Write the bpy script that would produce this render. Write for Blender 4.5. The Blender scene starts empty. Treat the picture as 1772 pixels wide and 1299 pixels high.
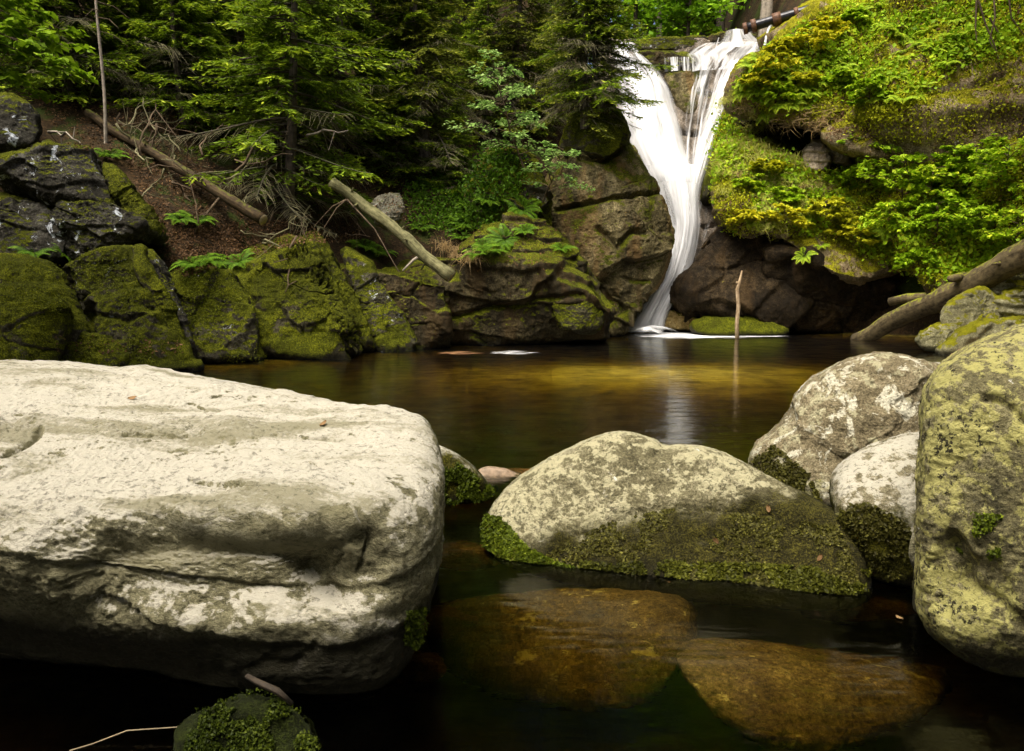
import bpy, bmesh, math, random
import numpy as np
from mathutils import Vector, Matrix
random.seed(7)
S = bpy.context.scene
COL = S.collection
R = math.radians

# ------------------------------------------------------------------ camera
F = 1400.0; CX, CY, HOR = 886.0, 649.5, 490.0      # photo measured in its own 1772 x 1299 pixels
EYE = np.array([0.0, 0.0, 1.6])
TH = math.atan((CY - HOR) / F)
AX = np.array([1.0, 0, 0]); AF = np.array([0, math.cos(TH), -math.sin(TH)]); AU = np.array([0, math.sin(TH), math.cos(TH)])
cam = bpy.data.cameras.new('camera'); camo = bpy.data.objects.new('camera', cam); COL.objects.link(camo)
camo.location = EYE; camo.rotation_euler = (math.pi / 2 - TH, 0, 0)
cam.sensor_width = 36; cam.lens = 36 * F / 1772; cam.clip_start = 0.05; cam.clip_end = 400
S.camera = camo

# ------------------------------------------------------------------ light
SUN = Vector((-0.26, -0.34, 0.90)).normalized()
w = bpy.data.worlds.new('World'); S.world = w; w.use_nodes = True
nt = w.node_tree; bg = nt.nodes['Background']
sky = nt.nodes.new('ShaderNodeTexSky'); sky.sky_type = 'NISHITA'; sky.sun_disc = False
sky.sun_elevation = math.asin(SUN.z); sky.sun_rotation = math.atan2(SUN.x, SUN.y)
sky.air_density = 0.5; sky.dust_density = 6.0; sky.ozone_density = 0.3
nt.links.new(sky.outputs[0], bg.inputs[0]); bg.inputs[1].default_value = 0.06
sl = bpy.data.lights.new('sun', 'SUN'); sl.energy = 1.5; sl.angle = R(45); sl.color = (1.0, 0.94, 0.82)
so = bpy.data.objects.new('sun', sl); COL.objects.link(so); so.rotation_euler = SUN.to_track_quat('Z', 'Y').to_euler(); so.location = (0, 0, 40)
S.view_settings.view_transform = 'Standard'; S.view_settings.look = 'None'; S.view_settings.gamma = 1
S.view_settings.exposure = 2.25
S.render.engine = 'CYCLES'
cy = S.cycles
cy.use_denoising = True
try: cy.denoiser = 'OPENIMAGEDENOISE'
except Exception: pass
cy.max_bounces = 7; cy.diffuse_bounces = 3; cy.glossy_bounces = 2; cy.transmission_bounces = 5; cy.transparent_max_bounces = 16
cy.sample_clamp_indirect = 4; cy.volume_bounces = 0; cy.use_adaptive_sampling = True; cy.adaptive_threshold = 0.02

# ------------------------------------------------------------------ pixel -> place
def rayd(px, py): return AF + (px - CX) / F * AX - (py - CY) / F * AU
def P(px, py, Y): d = rayd(px, py); return EYE + d * (Y / d[1])
def PZ(px, py, z): d = rayd(px, py); return EYE + d * ((z - EYE[2]) / d[2])
def proj(p):
    q = p - EYE; fz = q @ AF
    return CX + F * (q @ AX) / fz, CY - F * (q @ AU) / fz

# ------------------------------------------------------------------ noise
def _h(ix, iy, iz, s):
    n = (ix * 374761393 + iy * 668265263 + iz * 2147483647 + s * 144665) & 0xFFFFFFFF
    n = ((n ^ (n >> 13)) * 1274126177) & 0xFFFFFFFF
    n = ((n ^ (n >> 15)) * 2246822519) & 0xFFFFFFFF
    return ((n ^ (n >> 16)) & 0xFFFF) / 32767.5 - 1.0
def vnoise(p, s=0):
    i = np.floor(p).astype(np.int64); f = p - i; f = f * f * f * (f * (f * 6 - 15) + 10)
    x, y, z = i[:, 0], i[:, 1], i[:, 2]; fx, fy, fz = f[:, 0], f[:, 1], f[:, 2]
    def L(a, b, t): return a + (b - a) * t
    c = [[[_h(x + a, y + b, z + d, s) for d in (0, 1)] for b in (0, 1)] for a in (0, 1)]
    return L(L(L(c[0][0][0], c[0][0][1], fz), L(c[0][1][0], c[0][1][1], fz), fy),
             L(L(c[1][0][0], c[1][0][1], fz), L(c[1][1][0], c[1][1][1], fz), fy), fx)
ROT = np.array([[0.36, 0.48, -0.8], [-0.8, 0.6, 0.0], [0.48, 0.64, 0.6]])
def fbm(p, o=4, s=0, g=0.5):
    t = 0; a = 1.0; n = 0
    for k in range(o):
        t = t + a * vnoise(p, s + k * 17); n += a; a *= g; p = (p @ ROT.T) * 2.03 + 7.3
    return t / n
def ridged(p, o=4, s=0, g=0.5):
    t = 0; a = 1.0; n = 0
    for k in range(o):
        t = t + a * (1 - 2 * np.abs(vnoise(p, s + k * 17))); n += a; a *= g; p = (p @ ROT.T) * 2.03 + 3.1
    return t / n
def sstep(a, b, x): t = np.clip((x - a) / (b - a), 0, 1); return t * t * (3 - 2 * t)

# ------------------------------------------------------------------ mesh / object helpers
def mesh(name, V, Fc, mats=(), uv=None, tint=None, smooth=True, fm=None):
    V = np.asarray(V, dtype=np.float32); m = bpy.data.meshes.new(name)
    if isinstance(Fc, list):
        Fs = [np.asarray(f, dtype=np.int32).reshape(-1, np.asarray(f).shape[-1]) for f in Fc if len(f)]
    else: Fs = [np.asarray(Fc, dtype=np.int32)]
    idx = np.concatenate([f.ravel() for f in Fs]); ln = np.concatenate([np.full(len(f), f.shape[1], np.int32) for f in Fs])
    st = np.concatenate([[0], np.cumsum(ln)[:-1]]).astype(np.int32)
    m.vertices.add(len(V)); m.vertices.foreach_set('co', V.ravel())
    m.loops.add(len(idx)); m.loops.foreach_set('vertex_index', idx)
    m.polygons.add(len(ln)); m.polygons.foreach_set('loop_start', st); m.polygons.foreach_set('loop_total', ln)
    if fm is not None: m.polygons.foreach_set('material_index', np.asarray(fm, np.int32))
    m.polygons.foreach_set('use_smooth', np.full(len(ln), smooth))
    for mt in mats: m.materials.append(mt)
    if uv is not None:
        l = m.uv_layers.new(name='UVMap'); l.data.foreach_set('uv', np.asarray(uv, np.float32)[idx].ravel())
    if tint is not None:
        a = m.attributes.new('tint', 'FLOAT', 'POINT'); a.data.foreach_set('value', np.asarray(tint, np.float32))
    m.update(calc_edges=True); m.validate(); return m
def link(name, data, parent=None, loc=None):
    o = bpy.data.objects.new(name, data); COL.objects.link(o)
    if parent is not None: o.parent = parent
    if loc is not None: o.location = loc
    return o
def tag(o, label=None, cat=None, group=None, kind=None):
    if label: o['label'] = label
    if cat: o['category'] = cat
    if group: o['group'] = group
    if kind: o['kind'] = kind
    return o
def thing(name, loc, label, cat, group=None): return tag(link(name, None, None, loc), label, cat, group)
def obj(name, V, Fc, mat, parent=None, **k):
    mats = mat if isinstance(mat, (list, tuple)) else [mat]
    return link(name, mesh(name, V, Fc, mats, **k), parent)

def tube(pts, rad, n=8, cap=True, wob=0.0, seed=0):
    pts = np.asarray(pts, float); rad = np.broadcast_to(np.asarray(rad, float), (len(pts),))
    T = np.gradient(pts, axis=0); T /= np.linalg.norm(T, axis=1)[:, None] + 1e-9
    ref = np.array([0.13, 0.21, 1.0]) if abs(T[0][2]) < 0.9 else np.array([1.0, 0.1, 0.2])
    V = []; UV = []; L = 0
    rs = np.random.RandomState(seed)
    for i, (p, t, r) in enumerate(zip(pts, T, rad)):
        a = np.cross(t, ref); a /= np.linalg.norm(a); b = np.cross(t, a)
        if i: L += np.linalg.norm(pts[i] - pts[i - 1])
        for k in range(n + 1):
            an = 2 * math.pi * k / n
            V.append(p + r * (math.cos(an) * a + math.sin(an) * b)); UV.append((k / n, L))
    V = np.array(V); UV = np.array(UV); m = n + 1
    if wob:
        c = np.repeat(pts, m, axis=0); d = V - c
        V = c + d * (1 + wob * vnoise(V * (1.6 / max(rad.max(), 1e-3)) * 0.5 + seed, seed))[:, None]
    Fq = [(i * m + k, i * m + k + 1, (i + 1) * m + k + 1, (i + 1) * m + k) for i in range(len(pts) - 1) for k in range(n)]
    Fq = np.array(Fq, np.int32); Ft = np.zeros((0, 3), np.int32)
    if cap:
        V = np.vstack([V, pts[0], pts[-1]]); UV = np.vstack([UV, (0.5, 0), (0.5, L)]); c0 = len(V) - 2; e = (len(pts) - 1) * m
        Ft = np.array([(c0, k + 1, k) for k in range(n)] + [(c0 + 1, e + k, e + k + 1) for k in range(n)], np.int32)
    return V, Fq, Ft, UV
class Bag:                                            # several tubes / leaves of one part
    def __init__(s): s.V = []; s.Q = []; s.T = []; s.U = []; s.C = []; s.n = 0
    def tube(s, pts, rad, n=6, cap=False, tint=0.5, **k):
        V, q, t, U = tube(pts, rad, n, cap, **k); s.add(V, q, t, U, tint)
    def add(s, V, q=None, t=None, U=None, tint=0.5):
        V = np.asarray(V)
        s.V.append(V); s.U.append(U if U is not None else np.zeros((len(V), 2)))
        s.C.append(np.broadcast_to(np.asarray(tint, float), (len(V),)))
        if q is not None and len(q): s.Q.append(np.asarray(q) + s.n)
        if t is not None and len(t): s.T.append(np.asarray(t) + s.n)
        s.n += len(V)
    def leaves(s, c, a, b, tint, bend=None):          # diamond leaves: centre, half length vector, half width vector
        c, a, b = np.asarray(c), np.asarray(a), np.asarray(b); n = len(c)
        if n == 0: return
        V = np.stack([c - a, c + b - a * 0.1, c + a, c - b - a * 0.1], 1)
        if bend is not None: V[:, 2] += bend; V[:, 0] += bend * 0.3
        s.add(V.reshape(-1, 3), np.arange(n * 4).reshape(n, 4), None, None, np.repeat(np.broadcast_to(np.asarray(tint, float), (n,)), 4))
    def mesh(s, name, mats, smooth=False):
        f = []
        if s.Q: f.append(np.vstack(s.Q))
        if s.T: f.append(np.vstack(s.T))
        return mesh(name, np.vstack(s.V), f, mats, uv=np.vstack(s.U), tint=np.concatenate(s.C), smooth=smooth)

# ------------------------------------------------------------------ materials
def newmat(name):
    m = bpy.data.materials.new(name); m.use_nodes = True; m.node_tree.nodes.clear(); return m, m.node_tree
def nd(t, typ, ins=None, **pr):
    n = t.nodes.new(typ)
    for k, v in pr.items(): setattr(n, k, v)
    for k, v in (ins or {}).items():
        s = n.inputs[k]
        if isinstance(v, bpy.types.NodeSocket): t.links.new(v, s)
        elif isinstance(v, tuple) and len(v) == 3 and s.type == 'RGBA': s.default_value = (*v, 1)
        else: s.default_value = v
    return n
def noi(t, vec, sc, det=4, ro=0.55, dist=0.0): return nd(t, 'ShaderNodeTexNoise', {'Vector': vec, 'Scale': sc, 'Detail': det, 'Roughness': ro, 'Distortion': dist}).outputs[0]
def mth(t, op, a, b=0.0, c=None):
    d = {0: a, 1: b}
    if c is not None: d[2] = c
    return nd(t, 'ShaderNodeMath', d, operation=op).outputs[0]
def mixc(t, f, a, b): return nd(t, 'ShaderNodeMix', {0: f, 6: a, 7: b}, data_type='RGBA').outputs[2]
def ss(t, x, a, b):   return nd(t, 'ShaderNodeMapRange', {0: x, 1: a, 2: b, 3: 0.0, 4: 1.0}, interpolation_type='SMOOTHSTEP').outputs[0]
def ramp(t, f, st):
    n = nd(t, 'ShaderNodeValToRGB', {0: f}); e = n.color_ramp.elements
    while len(e) < len(st): e.new(0.5)
    for el, (p, c) in zip(e, st): el.position = p; el.color = (*c, 1)
    return n.outputs[0]
def out(t, sh, vol=None):
    o = nd(t, 'ShaderNodeOutputMaterial', {'Surface': sh})
    if vol is not None: t.links.new(vol, o.inputs['Volume'])

def rock_mat(name, dark, mid, light, sc=1.0, lichen=(0.55, 0.54, 0.47), lich=0.0, spot=(0.6, 0.62, 0.6), spots=0.0,
             moss=(0.035, 0.05, 0.004), moss2=(0.12, 0.13, 0.008), mo=0.0, up=0.6, low=0.0, lowz=(0.6, 0.1), mixm=0.0,
             wet=0.0, wet_shade_z=0.12, rough=0.85, bump=1.0, streak=0.0, rust=0.0, top=0.0, pits=0.0, grain=None, lsc=5.2, spec=None, hf=1.0, lowx=None, bands=0.0):
    m, t = newmat(name); g = nd(t, 'ShaderNodeNewGeometry'); p = g.outputs['Position']
    sx = nd(t, 'ShaderNodeSeparateXYZ', {0: p}); nx = nd(t, 'ShaderNodeSeparateXYZ', {0: g.outputs['Normal']})
    z = sx.outputs[2]; nz = nx.outputs[2]
    if grain: p = nd(t, 'ShaderNodeMapping', {'Vector': p, 'Rotation': grain[1], 'Scale': grain[0]}).outputs[0]
    big = noi(t, p, 1.3 * sc, 5, 0.6); med = noi(t, p, 6 * sc, 6, 0.62, 0.6); fin = noi(t, p, 34 * sc, 5, 0.65); gr = noi(t, p, 130 * sc, 3, 0.6)
    v = mth(t, 'ADD', mth(t, 'MULTIPLY', big, 0.45), mth(t, 'ADD', mth(t, 'MULTIPLY', med, 0.4), mth(t, 'MULTIPLY', fin, 0.35)))
    c = ramp(t, v, [(0.42, dark), (0.60, mid), (0.78, light)])
    gm = mth(t, 'MULTIPLY_ADD', mth(t, 'MULTIPLY_ADD', fin, 0.5, gr), 3.0, -1.25)
    c = nd(t, 'ShaderNodeMix', {0: 0.8, 6: c, 7: nd(t, 'ShaderNodeCombineColor', {0: gm, 1: gm, 2: gm}).outputs[0]}, data_type='RGBA', blend_type='MULTIPLY').outputs[2]
    if streak:
        st = nd(t, 'ShaderNodeMapping', {'Vector': p, 'Scale': (2.4 * sc, 2.4 * sc, 0.22 * sc)}).outputs[0]
        c = mixc(t, mth(t, 'MULTIPLY', ss(t, noi(t, st, 1.0, 5, 0.6), 0.47, 0.62), streak), c, dark)
    if rust:
        st = nd(t, 'ShaderNodeMapping', {'Vector': p, 'Scale': (1.6 * sc, 1.6 * sc, 0.35 * sc)}).outputs[0]
        c = mixc(t, mth(t, 'MULTIPLY', ss(t, noi(t, st, 1.0, 5, 0.6), 0.5, 0.62), rust), c, (0.20, 0.115, 0.04))
    if lich:
        lf = mth(t, 'ADD', mth(t, 'MULTIPLY', noi(t, p, lsc * sc, 8, 0.74, 0.2), 1.0), mth(t, 'MULTIPLY', big, 0.5))
        if top: lf = mth(t, 'MULTIPLY_ADD', nz, top, lf)
        c = mixc(t, mth(t, 'MULTIPLY', ss(t, lf, 0.98 - lich * 0.4, 1.05 - lich * 0.4), 0.85), c, lichen)
    if bands:
        bm = nd(t, 'ShaderNodeMapping', {'Vector': g.outputs['Position'], 'Scale': (0.55, 2.0, 2.6), 'Rotation': (0, 0, 0.25)}).outputs[0]
        c = mixc(t, mth(t, 'MULTIPLY', ss(t, mth(t, 'MULTIPLY_ADD', fin, 0.25, noi(t, bm, 1.5, 7, 0.62, 0.6)), 0.62, 0.74), bands), c, mid)
    if spots:
        sf = noi(t, p, 3.1 * sc, 8, 0.72, 0.8)
        c = mixc(t, mth(t, 'MULTIPLY', ss(t, sf, 0.72 - spots * 0.2, 0.75 - spots * 0.2), ss(t, fin, 0.3, 0.5)), c, spot)
    if pits:
        c = mixc(t, mth(t, 'MULTIPLY', ss(t, mth(t, 'MULTIPLY_ADD', big, 0.3, noi(t, p, 20 * sc, 8, 0.75)), 0.71, 0.76), pits), c, tuple(k * 0.5 for k in dark))
    rg = rough
    mfin = None
    if mo > 0 or low > 0:
        mf = mth(t, 'MULTIPLY_ADD', nz, up, mth(t, 'ADD', mth(t, 'MULTIPLY', noi(t, p, 2.2 * sc, 6, 0.62, 0.5), 1.3), mth(t, 'MULTIPLY', med, 0.35)))
        zz = mth(t, 'SUBTRACT', z, mth(t, 'MULTIPLY', mth(t, 'SUBTRACT', sx.outputs[0], lowx[1]), lowx[0])) if lowx else z
        if low: mf = mth(t, 'MULTIPLY_ADD', ss(t, zz, lowz[0], lowz[1]), low, mf)
        th = 1.55 - mo
        mk = ss(t, mf, th, th + 0.14 + mixm)
        mfin = noi(t, p, 55 * sc, 4, 0.7)
        mc = ramp(t, mth(t, 'MULTIPLY_ADD', mfin, 0.75, mth(t, 'MULTIPLY', med, 0.35)), [(0.34, tuple(k * 0.45 for k in moss)), (0.52, moss), (0.68, moss2)])
        mc = mixc(t, ss(t, noi(t, p, 1.1 * sc, 4, 0.6), 0.45, 0.62), mc, mixc(t, 0.55, mc, tuple(k * 0.5 for k in moss)))
        c = mixc(t, mk, c, mc)
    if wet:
        wk = mth(t, 'MULTIPLY', ss(t, z, wet_shade_z + 0.08, wet_shade_z - 0.06), wet)  # waterline wetness; on the big boulder it also paints undercut shade
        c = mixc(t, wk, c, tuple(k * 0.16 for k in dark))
    h = mth(t, 'ADD', mth(t, 'MULTIPLY', med, 1.2), mth(t, 'ADD', mth(t, 'MULTIPLY', fin, 0.55 * hf), mth(t, 'MULTIPLY', gr, 0.16 * hf)))
    if mfin is not None: h = mth(t, 'MULTIPLY_ADD', mth(t, 'MULTIPLY', mk, mfin), 0.9, h)
    b = nd(t, 'ShaderNodeBump', {'Height': h, 'Strength': 0.75 * bump, 'Distance': 0.035 / sc}).outputs[0]
    s = nd(t, 'ShaderNodeBsdfPrincipled', {'Base Color': c, 'Roughness': rg, 'Normal': b, 'Specular IOR Level': spec if spec is not None else (0.14 if rough > 0.6 else 0.4)})
    out(t, s.outputs[0]); return m

def leaf_mat(name, a, b, c=None, trans=0.35, rough=0.55):
    m, t = newmat(name); at = nd(t, 'ShaderNodeAttribute', attribute_name='tint').outputs['Fac']
    cl = ramp(t, at, [(0.0, a), (0.6, b), (1.0, c or b)])
    d = nd(t, 'ShaderNodeBsdfPrincipled', {'Base Color': cl, 'Roughness': rough, 'Specular IOR Level': 0.12}).outputs[0]
    tr = nd(t, 'ShaderNodeBsdfTranslucent', {'Color': cl}).outputs[0]
    out(t, nd(t, 'ShaderNodeMixShader', {0: trans, 1: d, 2: tr}).outputs[0]); return m
def bark_mat(name, a, b, moss=None, mo=0.0, su=14, sv=2.2):
    m, t = newmat(name); uv = nd(t, 'ShaderNodeTexCoord').outputs['UV']; g = nd(t, 'ShaderNodeNewGeometry')
    mp = nd(t, 'ShaderNodeMapping', {'Vector': uv, 'Scale': (su, sv, 1)}).outputs[0]
    n = noi(t, mp, 1.0, 6, 0.65, 0.4); n2 = noi(t, g.outputs['Position'], 9, 5, 0.6)
    c = ramp(t, mth(t, 'MULTIPLY_ADD', n2, 0.5, mth(t, 'MULTIPLY', n, 0.6)), [(0.4, a), (0.68, b)])
    if moss:
        nz = nd(t, 'ShaderNodeSeparateXYZ', {0: g.outputs['Normal']}).outputs[2]
        c = mixc(t, ss(t, mth(t, 'MULTIPLY_ADD', nz, 0.35, n2), 0.95 - mo, 1.1 - mo), c, moss)
    b_ = nd(t, 'ShaderNodeBump', {'Height': n, 'Strength': 0.7, 'Distance': 0.02}).outputs[0]
    out(t, nd(t, 'ShaderNodeBsdfPrincipled', {'Base Color': c, 'Roughness': 0.9, 'Normal': b_, 'Specular IOR Level': 0.2}).outputs[0]); return m
def flat_mat(name, col, rough=0.8, var=0.4, sc=20, metal=0.0):
    m, t = newmat(name); p = nd(t, 'ShaderNodeNewGeometry').outputs['Position']; n = noi(t, p, sc, 5, 0.65)
    c = ramp(t, n, [(0.35, tuple(k * (1 - var) for k in col)), (0.65, tuple(min(1, k * (1 + var)) for k in col))])
    out(t, nd(t, 'ShaderNodeBsdfPrincipled', {'Base Color': c, 'Roughness': rough, 'Metallic': metal}).outputs[0]); return m
# ------------------------------------------------------------------ the ground: one sheet, pool bed and wooded slopes
POOL = np.array([(-12, -30), (-11, 5), (-10.4, 12), (-9.0, 15.2), (-6.1, 16.6), (-3.6, 19.6), (-1.8, 21.6), (2.4, 24.8), (3.7, 27.4), (5.5, 28), (9, 27.2), (12.4, 24.6), (12.6, 20.5), (11.0, 15), (8.0, 9), (6.5, 4), (6.5, -30)], float)
def sdist(X, Y):
    d = np.full(X.shape, 1e9); ins = np.zeros(X.shape, bool)
    for (x0, y0), (x1, y1) in zip(POOL, np.roll(POOL, -1, 0)):
        ex, ey = x1 - x0, y1 - y0; t = np.clip(((X - x0) * ex + (Y - y0) * ey) / (ex * ex + ey * ey), 0, 1)
        d = np.minimum(d, np.hypot(X - x0 - t * ex, Y - y0 - t * ey))
        cr = ((y0 > Y) != (y1 > Y)) & (X < (x1 - x0) * (Y - y0) / (y1 - y0 + 1e-12) + x0); ins ^= cr
    return np.where(ins, -d, d)
def ground_z(X, Y):
    d = sdist(X, Y); q = np.stack([X, Y, 0 * X], -1).reshape(-1, 3)
    n1 = fbm(q * 0.25, 4, 5).reshape(X.shape); n2 = fbm(q * 1.1, 4, 9).reshape(X.shape)
    dp = np.maximum(d, 0)
    A = 1.5 + 3.2 * sstep(-3.5, 2.0, X)
    zl = A * (1 - np.exp(-dp / 1.6)) + 0.8 * dp
    zr = 9.0 * (1 - np.exp(-dp / 2.6)) + 0.9 * dp
    zb = 0.22 * dp
    zu = np.minimum(3.2 * np.maximum(dp - 2.2, 0), 9.6) + 0.05 * dp
    z = zl + (zr - zl) * sstep(4.6, 6.6, X)
    z = z + (zb - z) * sstep(10, 4, Y)
    u = np.exp(-((X - (6.3 + 0.10 * (Y - 28))) / (3.6 + 0.06 * np.maximum(Y - 28, 0))) ** 2) * sstep(26.5, 28.2, Y)
    z = z + (zu - z) * np.clip(u * 1.3, 0, 1)
    z = z + (n1 * 0.9 + n2 * 0.22) * sstep(0.2, 2.5, dp)
    bed = -0.15 - 1.1 * sstep(0, 2.6, -d)
    sh = np.exp(-((X - 2.8) / 5.6) ** 2 - ((Y - 14.6) / 3.4) ** 2)
    bed = bed + 1.17 * sh
    bed = bed + n2 * 0.10
    return np.where(d < 0, bed, z - 0.15)
gx = np.concatenate([np.arange(-70, -16, 1.5), np.arange(-16, 18, 0.22), np.arange(18, 70, 1.5)]); gy = np.concatenate([np.arange(-30, 8, 0.8), np.arange(8, 40, 0.22), np.arange(40, 110, 1.5)])
GX, GY = np.meshgrid(gx, gy); GZ = ground_z(GX, GY)
V = np.stack([GX, GY, GZ], -1).reshape(-1, 3); W = len(gx)
ii = (np.arange(len(gy) - 1)[:, None] * W + np.arange(W - 1)[None]).ravel()
m, t = newmat('forest_floor'); g = nd(t, 'ShaderNodeNewGeometry'); p = g.outputs['Position']; sp = nd(t, 'ShaderNodeSeparateXYZ', {0: p})
c1 = ramp(t, mth(t, 'MULTIPLY_ADD', noi(t, p, 16, 6, 0.7), 0.7, mth(t, 'MULTIPLY', noi(t, p, 2.2, 5, 0.6), 0.4)), [(0.38, (0.005, 0.004, 0.002)), (0.55, (0.024, 0.015, 0.006)), (0.72, (0.08, 0.046, 0.018))])
c1 = mixc(t, ss(t, noi(t, p, 0.9, 6, 0.65), 0.5, 0.62), c1, (0.03, 0.045, 0.006))
c2 = ramp(t, noi(t, p, 2.0, 6, 0.6), [(0.35, (0.34, 0.26, 0.04)), (0.65, (0.80, 0.64, 0.10))])
c = mixc(t, ss(t, sp.outputs[2], 0.05, -0.1), c1, c2)
b = nd(t, 'ShaderNodeBump', {'Height': noi(t, p, 14, 6, 0.7), 'Strength': 0.8, 'Distance': 0.08}).outputs[0]
out(t, nd(t, 'ShaderNodeBsdfPrincipled', {'Base Color': c, 'Roughness': 0.95, 'Normal': b, 'Specular IOR Level': 0.15}).outputs[0])
ground = tag(obj('ground', V, np.stack([ii, ii + 1, ii + W + 1, ii + W], 1), m), kind='structure')

# ------------------------------------------------------------------ rocks
_ico = {}
def ico(n):
    if n not in _ico:
        b = bmesh.new(); bmesh.ops.create_icosphere(b, subdivisions=n, radius=1)
        v = np.array([x.co[:] for x in b.verts]); v /= np.linalg.norm(v, axis=1)[:, None]
        f = np.array([[q.index for q in x.verts] for x in b.faces], np.int32); b.free(); _ico[n] = (v, f)
    return _ico[n]
def vnormals(V, Fc):
    n = np.cross(V[Fc[:, 1]] - V[Fc[:, 0]], V[Fc[:, 2]] - V[Fc[:, 0]]); o = np.zeros_like(V)
    for k in range(3):
        for a in range(3): o[:, a] += np.bincount(Fc[:, k], n[:, a], len(V))
    return o / (np.linalg.norm(o, axis=1)[:, None] + 1e-12)
def segd(px, py, pts):
    d = np.full(px.shape, 1e9)
    for (x0, y0), (x1, y1) in zip(pts[:-1], pts[1:]):
        ex, ey = x1 - x0, y1 - y0; t = np.clip(((px - x0) * ex + (py - y0) * ey) / (ex * ex + ey * ey + 1e-9), 0, 1)
        d = np.minimum(d, np.hypot(px - x0 - t * ex, py - y0 - t * ey))
    return d
ROCKS = {}
def rock(key, outline, Y, mat, label, cat='rock', name='rock', cpx=None, sub=6, front=None, back=None, tilt=0.25, planes=(), p=9, facets=0,
         cut=(0.78, 0.97), seed=1, amp=None, freq=None, rid=0.4, cracks=(), dents=(), lay=None, chk=2, group=None, grow=1.0, blk=0.0, nblk=26, fine=0.0, ff=1.0, warp=0.0):
    o = np.array(outline, float)
    c0 = np.array(cpx if cpx else (o.min(0) + o.max(0)) / 2, float)
    q = o
    for _ in range(chk): q = np.stack([q * 0.75 + np.roll(q, -1, 0) * 0.25, q * 0.25 + np.roll(q, -1, 0) * 0.75], 1).reshape(-1, 2)
    q = q + (o.mean(0) - q.mean(0)) * 0
    seg = np.concatenate([np.linspace(a, b_, 24, endpoint=False) for a, b_ in zip(q, np.roll(q, -1, 0))]) - c0
    ang = np.arctan2(seg[:, 1], seg[:, 0]); rad = np.hypot(seg[:, 0], seg[:, 1]) * grow; od = np.argsort(ang)
    ang = ang[od]; rad = rad[od]; ang = np.concatenate([ang - 2 * math.pi, ang, ang + 2 * math.pi]); rad = np.tile(rad, 3)
    C = P(c0[0], c0[1], Y); mpp = Y / F                                         # metres per photo pixel there
    size = min(np.ptp(o[:, 0]), np.ptp(o[:, 1])) * mpp
    front = front or size * 0.45; back = back or max(size * 0.6, front)
    D, Fc = ico(sub)
    if warp: D = D - warp * (C - EYE) / np.linalg.norm(C - EYE); D = D / np.linalg.norm(D, axis=1)[:, None]
    cc = C - EYE; cx, cyv, cz = cc @ AX, -(cc @ AU), cc @ AF
    dx, dy, dz = D @ AX, -(D @ AU), D @ AF
    du, dv = dx * cz - cx * dz, dy * cz - cyv * dz
    ph = np.arctan2(dv, du); rr = np.interp(ph, ang, rad)
    ex, ey = (c0[0] + rr * np.cos(ph) - CX) / F, (c0[1] + rr * np.sin(ph) - CY) / F
    ax_, ay_ = dx - ex * dz, dy - ey * dz
    r = np.where(np.abs(du) > np.abs(dv), (ex * cz - cx) / np.where(np.abs(ax_) < 1e-9, 1e-9, ax_), (ey * cz - cyv) / np.where(np.abs(ay_) < 1e-9, 1e-9, ay_))
    qs = np.where(r > 0, 1 / np.maximum(r, 1e-6), 0)
    Sm = qs ** p
    def plane(n, dist):
        nonlocal Sm
        n = np.array(n, float); n /= np.linalg.norm(n)
        if not np.isscalar(dist): dist = n @ (P(*dist) - C)
        Sm = Sm + np.maximum(D @ n / max(dist, 0.02), 0) ** p
    plane((0, -1, tilt), front); plane((0, 1, 0.1), back)
    for n, d_ in planes: plane(n, d_)
    rs = np.random.RandomState(seed)
    if facets:
        r0 = Sm ** (-1 / p)
        for k in range(facets):
            n = rs.normal(size=3); n[1] = -abs(n[1]) - 0.3; n /= np.linalg.norm(n)
            sup = np.max((D @ n) * r0); plane(n, sup * rs.uniform(*cut))
    r = Sm ** (-1 / p)
    V = C + D * r[:, None]
    N = vnormals(V, Fc)
    a = size * 0.05 if amp is None else amp; f = 1.6 / size if freq is None else freq
    dsp = a * (fbm(V * f, 5, seed) * (1 - rid) + rid * (ridged(V * f * 1.3, 5, seed + 3) - 0.2)) 
    if lay:
        n, h, la = lay; n = np.array(n, float); n /= np.linalg.norm(n)
        tt = (V @ n) / h + 0.55 * fbm(V * f * 0.7, 3, seed + 8); fr = tt - np.floor(tt)
        dsp = dsp + la * (sstep(0.0, 0.12, fr) * (1 - fr) - 0.35)
    if blk:
        sd = np.stack([rs.uniform(V[:, k].min(), V[:, k].max(), nblk) for k in range(3)], 1); of = rs.uniform(-1, 1, nblk); tn = rs.normal(0, 1, (nblk, 3))
        wv = V + 0.10 * size * np.stack([fbm(V * f * 1.5, 3, seed + 30 + k) for k in range(3)], 1)
        dd = np.stack([np.linalg.norm((wv - q) * np.array([1, 1, 1.5]), axis=1) for q in sd], 1); i1 = np.argsort(dd, 1)[:, :2]; ar = np.arange(len(V)); d1, d2 = dd[ar, i1[:, 0]], dd[ar, i1[:, 1]]
        val = lambda i: of[i] + 0.9 * np.sum((V - sd[i]) * tn[i], 1) / size
        wgt = sstep(0, 0.05 * size, d2 - d1) * 0.5 + 0.5; v_ = val(i1[:, 0]) * wgt + val(i1[:, 1]) * (1 - wgt)
        dsp = dsp + blk * size * (v_ - 0.5 * sstep(-0.1, 0.35, fbm(V * f * 1.2, 2, seed + 50)) * np.exp(-((d2 - d1) / (0.016 * size)) ** 2))
    if fine: dsp = dsp + fine * (fbm(V * 11 * ff, 4, seed + 40, 0.6) + 0.6 * ridged(V * 27 * ff, 3, seed + 44, 0.6))
    V = V + N * dsp[:, None]
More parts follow.
